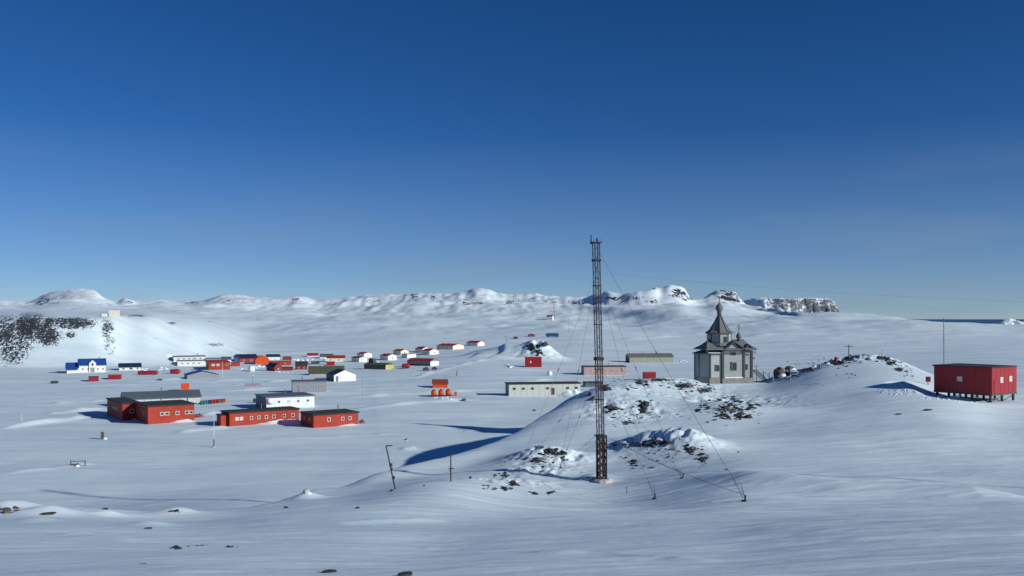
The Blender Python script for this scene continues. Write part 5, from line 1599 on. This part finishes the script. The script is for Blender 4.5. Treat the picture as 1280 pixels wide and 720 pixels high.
def vehicle(px0, px1, py, hpx, label, m, kind='truck', yaw=8, group=None):
    x, y, z = hit((px0 + px1) / 2, py)
    k = y / F
    L = (px1 - px0) * k * .97; H = hpx * k; W = min(2.4, L * .5)
    nm = {'bus': 'bus', 'truck': 'tracked_truck', 'skidoo': 'snowmobile'}[kind]
    t = thing(nm, label, {'bus': 'bus', 'truck': 'truck', 'skidoo': 'snowmobile'}[kind], (x, y, z), R(yaw), group)
    if kind == 'bus':
        MB().prism([(-L/2, .5), (L/2, .5), (L/2, H * .92), (L/2 - .3, H), (-L/2 + .3, H), (-L/2, H * .92)], 'y', -W/2, W/2).build('body', M[m], t)
        gb = MB().box(-.42, .42, -.03, .02, -.3, .3).mesh('window', M['glass'])
        n = max(3, int(L / 1.4))
        for i in range(n):
            o = bpy.data.objects.new('window', gb); C.objects.link(o); o.parent = t
            o.location = (-L/2 + (i + .5) * L / n, -W/2, H * .7)
        wl = [-L * .33, L * .33]
    elif kind == 'truck':
        MB().prism([(-L/2, .55), (L/2, .55), (L/2, H * .55), (L * .30, H * .62), (L * .2, H), (-L * .12, H), (-L * .12, H * .6), (-L/2, H * .6)], 'y', -W/2, W/2).build('body', M[m], t)
        MB().box(-L/2 + .1, -L * .14, -W/2 + .08, W/2 - .08, H * .6, H * .82).build('cargo', M['black'], t)
        MB().box(-L * .08, L * .16, -W/2 - .03, -W/2 + .02, H * .66, H * .9).build('window', M['glass'], t)
        wl = [-L * .34, L * .02, L * .34]
    else:
        MB().prism([(-L/2, .2), (L * .3, .2), (L/2, .35), (L * .3, H * .62), (L * .1, H * .7), (0, H * .55), (-L/2, H * .5)], 'y', -W * .4, W * .4).build('body', M[m], t)
        MB().box(-L * .4, 0, -W * .25, W * .25, H * .52, H * .72).build('seat', M['black'], t)
        MB().prism([(L * .08, H * .68), (L * .22, H * .62), (L * .05, H), (0, H)], 'y', -W * .3, W * .3).build('windscreen', M['glass'], t)
        for s in (-1, 1):
            MB().box(L * .05, L * .6, s * W * .45 - .1, s * W * .45 + .1, -.08, .06).build('ski', M['black'], t)
        MB().box(-L/2 + .1, L * .05, -W * .2, W * .2, -.15, .25).build('track', M['rubber'], t)
        return
    wm = MB().lathe([(.2, -.14), (.46, -.14), (.48, 0), (.46, .14), (.2, .14)], 12, axis='y').mesh('wheel', M['rubber'])
    hm = MB().lathe([(.02, -.16), (.2, -.16), (.2, .16), (.02, .16)], 8, axis='y').mesh('hub', M['steel'])
    for s in (-1, 1):
        for a in wl:
            o = bpy.data.objects.new('wheel', wm); C.objects.link(o); o.parent = t; o.location = (a, s * (W/2 - .1), .42)
            h_ = bpy.data.objects.new('hub', hm); C.objects.link(h_); h_.parent = o
vehicle(682, 698.5, 421.5, 5, 'blue bus parked on the far slope left of the mast', 'blueveh', 'bus', -6)
vehicle(660, 669, 420.8, 3.6, 'red truck on the far slope left of the blue bus', 'crimson', 'truck')
vehicle(641.5, 648, 423.4, 2.8, 'small dark red truck, leftmost of the vehicles on the far slope', 'darkred', 'truck')
vehicle(529, 536.5, 463.2, 4.4, 'red truck parked below the long grey building', 'crimson', 'truck', 20)
vehicle(540, 546, 462.0, 3.4, 'black truck right of the red one below the grey building', 'black', 'truck', 12)
vehicle(577, 583, 501.5, 4.4, 'dark red snowmobile right of the three tanks', 'darkred', 'skidoo', 12)
vehicle(243, 254, 521.5, 5.4, 'red snowmobile at the right end of the second red block', 'red', 'skidoo', 30)
vehicle(449, 456, 529, 5.5, 'dark red snowmobile at the right end of the front row', 'darkred', 'skidoo', 30)
vehicle(384, 389, 503.5, 0.1, '', 'black', 'skidoo') if False else None
vehicle(64, 72, 479.3, 2.8, 'pale snow-dusted truck in front of the bright blue roof', 'white', 'truck', 10)

# red tubular barrier with a white-topped post
x, y, z = hit(316, 482.5)
k = y / F
t = thing('barrier', 'low red tubular barrier around a pale post on the valley snow', 'barrier', (x, y, z), R(14))
for a in (-2.4, -.8, .8, 2.4):
    MB().tube((a, 0, -.3), (a, 0, .75), .07, n=5).build('upright', M['crimson'], t)
for zz in (.35, .72):
    MB().tube((-2.4, 0, zz), (2.4, 0, zz), .07, n=5).build('rail', M['crimson'], t)
MB().tube((0, .4, -.3), (0, .4, 13 * k), .07, n=6).build('post', M['steel'], t)
MB().lathe([(.3, 12.4 * k), (.3, 13.2 * k), (.1, 13.6 * k)], 8, (0, .4, 0)).build('post_head', M['white'], t)
# dark round tank by the white hut
x, y, z = hit(318.5, 503.5)
k = y / F
t = thing('round_tank', 'small black round tank left of the white panelled hut', 'tank', (x, y, z))
MB().lathe([(.2, .1), (.42, .25), (.48, .62), (.42, 1.0), (.15, 1.15)], 12).build('shell', M['black'], t, True)
MB().box(-.5, .5, -.35, .35, -.3, .12).build('stand', M['steel'], t)
# red drum on the mound
x, y, z = hit(1045, 453)
t = thing('fuel_drum', 'single red drum standing on the mound left of the crossarm post', 'drum', (x, y, z))
MB().lathe([(.3, -.2), (.3, .42), (.32, .44), (.32, .48), (.3, .5), (.3, .92)], 12).build('drum_shell', M['crimson'], t)
MB().lathe([(.27, .92), (.27, .955), (.05, .96)], 10).build('drum_lid', M['crimson'], t)
x, y, z = hit(1047.3, 448)
# dark sled by the pink building etc.
for px, py, w, label in ((199.5, 475.5, 5, 'low dark sledge on the snow behind the red tanks'), (227, 488.5, 0, None)):
    if not label: continue
    x, y, z = hit(px, py)
    k = y / F
    t = thing('sledge', label, 'sledge', (x, y, z), R(12))
    MB().box(-w * k / 2, w * k / 2, -.5, .5, .25, .5).build('deck', M['post'], t)
    for s in (-1, 1):
        MB().box(-w * k / 2 - .2, w * k / 2 + .2, s * .4 - .06, s * .4 + .06, -.05, .25).build('runner', M['post'], t)

# ------------------------------------------------------------------ rocks
def outcrop(label, zones, m='rockmat', seed=1, name='rock_outcrop'):
    rr = random.Random(seed)
    mb = MB()
    for px, py, rx, ry, n, s0, s1 in zones:
        dc = hit(round(px * 2) / 2, py + ry * .5)[1]
        for i in range(int(n * 1.9)):
            a = rr.random() * 6.283; q = math.sqrt(rr.random())
            q = min(1.9, abs(rr.gauss(0, .8)))
            x, y, z = hit(round((px + rx * q * math.cos(a)) * 2) / 2, py + ry * q * math.sin(a))
            if abs(y - dc) > dc * .16: continue
            s = (s0 * .8 + (s1 * 1.15 - s0 * .8) * rr.random() ** 3.5) * .62
            mb.rock((x, y, z - s * .12), s, (1 + rr.random() * .9, .7 + rr.random() * .4, .5 + rr.random() * .5), seed * 1000 + len(mb.v))
    o = mb.build(name, M[m])
    tag(o, label, kind='stuff')
    return o
outcrop('dark rocks breaking through snow on the mound right of the mast', [(830, 570, 50, 16, 50, .05, .25), (803, 556, 22, 4, 40, .1, .45), (824, 553, 13, 3, 26, .12, .5), (862, 562, 9, 6, 26, .12, .5), (878, 574, 7, 9, 26, .1, .45), (792, 578, 9, 5, 14, .1, .4), (815, 585, 14, 4, 10, .08, .25), (840, 562, 14, 5, 10, .08, .25)], seed=2)
outcrop('dark rocks on the low mound left of the mast', [(680, 574, 40, 12, 40, .05, .2), (690, 564, 18, 3.5, 26, .12, .5), (668, 574, 10, 5, 16, .1, .4), (704, 572, 5, 9, 16, .08, .3), (680, 578, 16, 6, 14, .08, .25)], seed=3)
outcrop('scattered low rocks in the snow left of the mast foot', [(632, 595, 5, 2.5, 8, .15, .45), (618, 594, 22, 3, 10, .08, .25), (640, 605, 5, 3, 8, .15, .45), (620, 611, 18, 2, 12, .08, .3), (668, 616, 6, 2, 7, .15, .4), (687, 616, 5, 1.5, 6, .12, .3), (632, 612, 4, 2, 5, .15, .4), (605, 607, 10, 3, 6, .06, .2)], seed=4)
outcrop('rough dark rocks along the crest left of the church', [(775, 475, 14, 3, 34, .15, .55), (800, 480, 12, 5, 34, .15, .6), (825, 475, 22, 2, 34, .12, .45), (854, 482, 22, 4, 46, .15, .5), (882, 488, 14, 4, 34, .15, .55), (755, 485, 6, 5, 16, .15, .6)], seed=5)
outcrop('dark rock outcrops on the flank between mast and church', [(800, 512, 30, 18, 50, .05, .28), (763, 510, 8, 7, 26, .15, .6), (806, 505, 6, 8, 24, .15, .7), (803, 515, 5, 5, 14, .15, .7), (741, 498, 4, 6, 12, .2, .7), (785, 527, 14, 4, 16, .1, .4), (835, 522, 14, 4, 6, .08, .3)], seed=6)
outcrop('scattered dark rocks on the slope below the church', [(910, 508, 40, 18, 60, .05, .28), (905, 520, 22, 4, 30, .12, .5), (880, 508, 12, 8, 26, .12, .45), (912, 506, 18, 8, 34, .15, .6), (924, 521, 8, 4, 12, .3, .8), (937, 512, 12, 6, 22, .12, .5), (940, 507, 6, 4, 10, .2, .6), (915, 496, 26, 4, 20, .1, .35)], seed=7)
outcrop('dark and brown rocks at the foot of the mound right of the church', [(1010, 455, 30, 7, 60, .12, .7), (985, 466, 16, 5, 40, .12, .6), (1000, 455, 14, 4, 24, .15, .55), (1028, 447, 12, 3, 22, .1, .4), (985, 462, 8, 4, 14, .2, .6)], seed=8)
outcrop('dark loose rocks on top of the snowy mound', [(1055, 450, 20, 5, 50, .08, .4), (1108, 451, 12, 6, 40, .08, .4), (1132, 465, 10, 6, 30, .06, .3), (1060, 468, 12, 3, 14, .06, .25), (1010, 481, 34, 1.5, 24, .06, .2), (1047, 453, 8, 4, 40, .12, .45), (1061, 449, 7, 3, 24, .12, .4), (1036, 450, 6, 2, 14, .1, .35), (1105, 448, 8, 2, 30, .12, .4), (1113, 453, 7, 3, 26, .12, .4), (1124, 461, 6, 3, 22, .12, .4), (1141, 470, 3, 2, 8, .1, .3), (1078, 444, 14, .8, 16, .08, .25)], seed=9)
outcrop('rust brown rocks at the left edge of the foreground', [(6, 637, 8, 3, 12, .1, .3), (20, 635, 6, 2, 10, .08, .22)], m='rockbrown', seed=10)
outcrop('small cluster of stones on a low drift, left foreground', [(217, 639, 10, 1.5, 14, .07, .2)], seed=12)
outcrop('row of flat stones at the bottom of the left foreground', [(220, 685, 8, 1.5, 8, .05, .13), (285, 684, 6, 1, 6, .05, .13), (250, 682, 14, 3, 8, .03, .08), (178, 705, 3, 1, 2, .04, .08)], seed=13)
outcrop('dark rocks on the knoll behind the bright red container', [(666, 434, 6, 3, 14, .5, 1.6), (674, 441, 4, 4, 12, .5, 1.5), (683, 431, 7, 3, 16, .4, 1.5)], seed=14)

# rubbly shovelled snow around the building on stilts and at wind scours
def snow_lumps(label, zones, seed):
    rr = random.Random(seed)
    mb = MB()
    for px, py, rx, ry, n, s0, s1 in zones:
        for i in range(n):
            a = rr.random() * 6.283; q = math.sqrt(rr.random())
            x, y, z = hit(round((px + rx * q * math.cos(a)) * 2) / 2, py + ry * q * math.sin(a))
            s = s0 + (s1 - s0) * rr.random() ** 2
            mb.rock((x, y, z - s * .1), s, (1.3, 1, .6), seed * 900 + i)
    o = mb.build('snow_lumps', M['snowplain'], None, True)
    tag(o, label, kind='stuff')
snow_lumps('soft snow heaps between the far station buildings', [(328, 459, 12, 2, 16, .4, 1.3), (372, 450, 20, 1.5, 18, .4, 1.4), (412, 450, 10, 2, 10, .4, 1.2), (205, 461, 8, 2, 10, .4, 1.2), (176, 462, 8, 1.5, 8, .3, 1.0), (400, 458, 8, 1.5, 8, .3, .9), (356, 465, 14, 1.5, 12, .3, .9), (637, 458, 4, 2, 10, .3, 1.1), (852, 452, 6, 1, 8, .3, .9), (306, 461, 10, 2, 10, .3, .9), (470, 453, 6, 1, 6, .3, .8), (512, 450, 6, 1, 6, .3, .8), (555, 498, 14, 1.5, 24, .15, .5), (345, 505, 8, 2, 10, .2, .6)], 6)
def boulder(px, py, wpx, label, m='rockmat', sq=(1, .8, .6), seed=0, cap=True):
    x, y, z = hit(px, py)
    r = wpx * y / F / 2
    t = thing('boulder', label, 'rock', (x, y, z))
    MB().rock((0, 0, r * .15), r, sq, seed).build('stone', M[m], t)
    if cap:
        MB().rock((r * .35, -r * .25, -r * .05), r * .95, (1, .9, .42), seed + 77).build('snow_drift', M['snowplain'], t, True)
boulder(383, 616, 11, 'grey rock with snow on one side at the brow of the foreground', 'concrete', (1, .8, .75), 21)
boulder(358, 635, 7, 'small dark rock alone below the grey brow rock', seed=22, cap=False)
boulder(447, 635.5, 6, 'small flat dark rock on the foreground snow below the leaning pole', seed=23, cap=False)
boulder(489.5, 614, 6.5, 'dark rock at the foot of the leaning pole', seed=24, cap=False)
boulder(530, 607.5, 4, 'small dark stone between the two dark poles', seed=25, cap=False)
boulder(588, 598, 6, 'dark upright stone right of the crossarm pole', 'rockmat', (.7, .7, .9), 26, False)
boulder(131, 637, 9, 'thin dark stone on a small drift in the left foreground', 'rockmat', (1.2, .7, .35), 27, False)
boulder(60, 643, 14, 'dark ledge on top of the snow drift near the left edge', 'rockmat', (1.5, .8, .3), 28, False)
boulder(185, 661, 9, 'weathered stone topping a low drift in the left foreground', 'rockmat', (1.3, .7, .3), 29, False)
boulder(412, 715.5, 16, 'flat dark stone at the bottom edge, left of centre', 'rockmat', (1.4, .8, .25), 30, False)
boulder(507, 719.5, 17, 'dark rounded stone cut by the bottom edge', 'rockmat', (1.2, .9, .5), 31, False)
boulder(667.5, 513.5, 5, 'lone dark stone on the valley snow left of the mast', seed=32, cap=False)
boulder(1160, 513, 10, 'flat dark stone in the snow in front of the building on stilts', 'rockmat', (1.5, .8, .25), 33, False)
boulder(1124, 518, 7, 'half buried dark stone left of the flat one before the stilts', 'rockmat', (1.3, .8, .25), 34, False)
boulder(508, 550, 5, 'dark stone on a bright snow heap beyond the poles', seed=35)
boulder(923, 565.5, 3.5, 'tiny dark stone on the smooth slope right of the mast', seed=36, cap=False)
x, y, z = hit(974, 470)
boulder(974, 469, 17, 'big brown rounded boulder right of the church stair', 'rockbrown', (.9, .9, 1.15), 41)
boulder(987, 462, 13, 'brown rock streaked with snow beside the big brown boulder', 'rockbrown', (1, .9, .7), 42)

snow_lumps('rough shovelled snow in front of the building on stilts', [(1125, 490, 26, 4, 60, .06, .24), (1170, 497, 34, 3, 70, .06, .25), (1215, 501, 26, 2.5, 50, .05, .2), (1105, 486, 14, 4, 30, .06, .22)], 3)
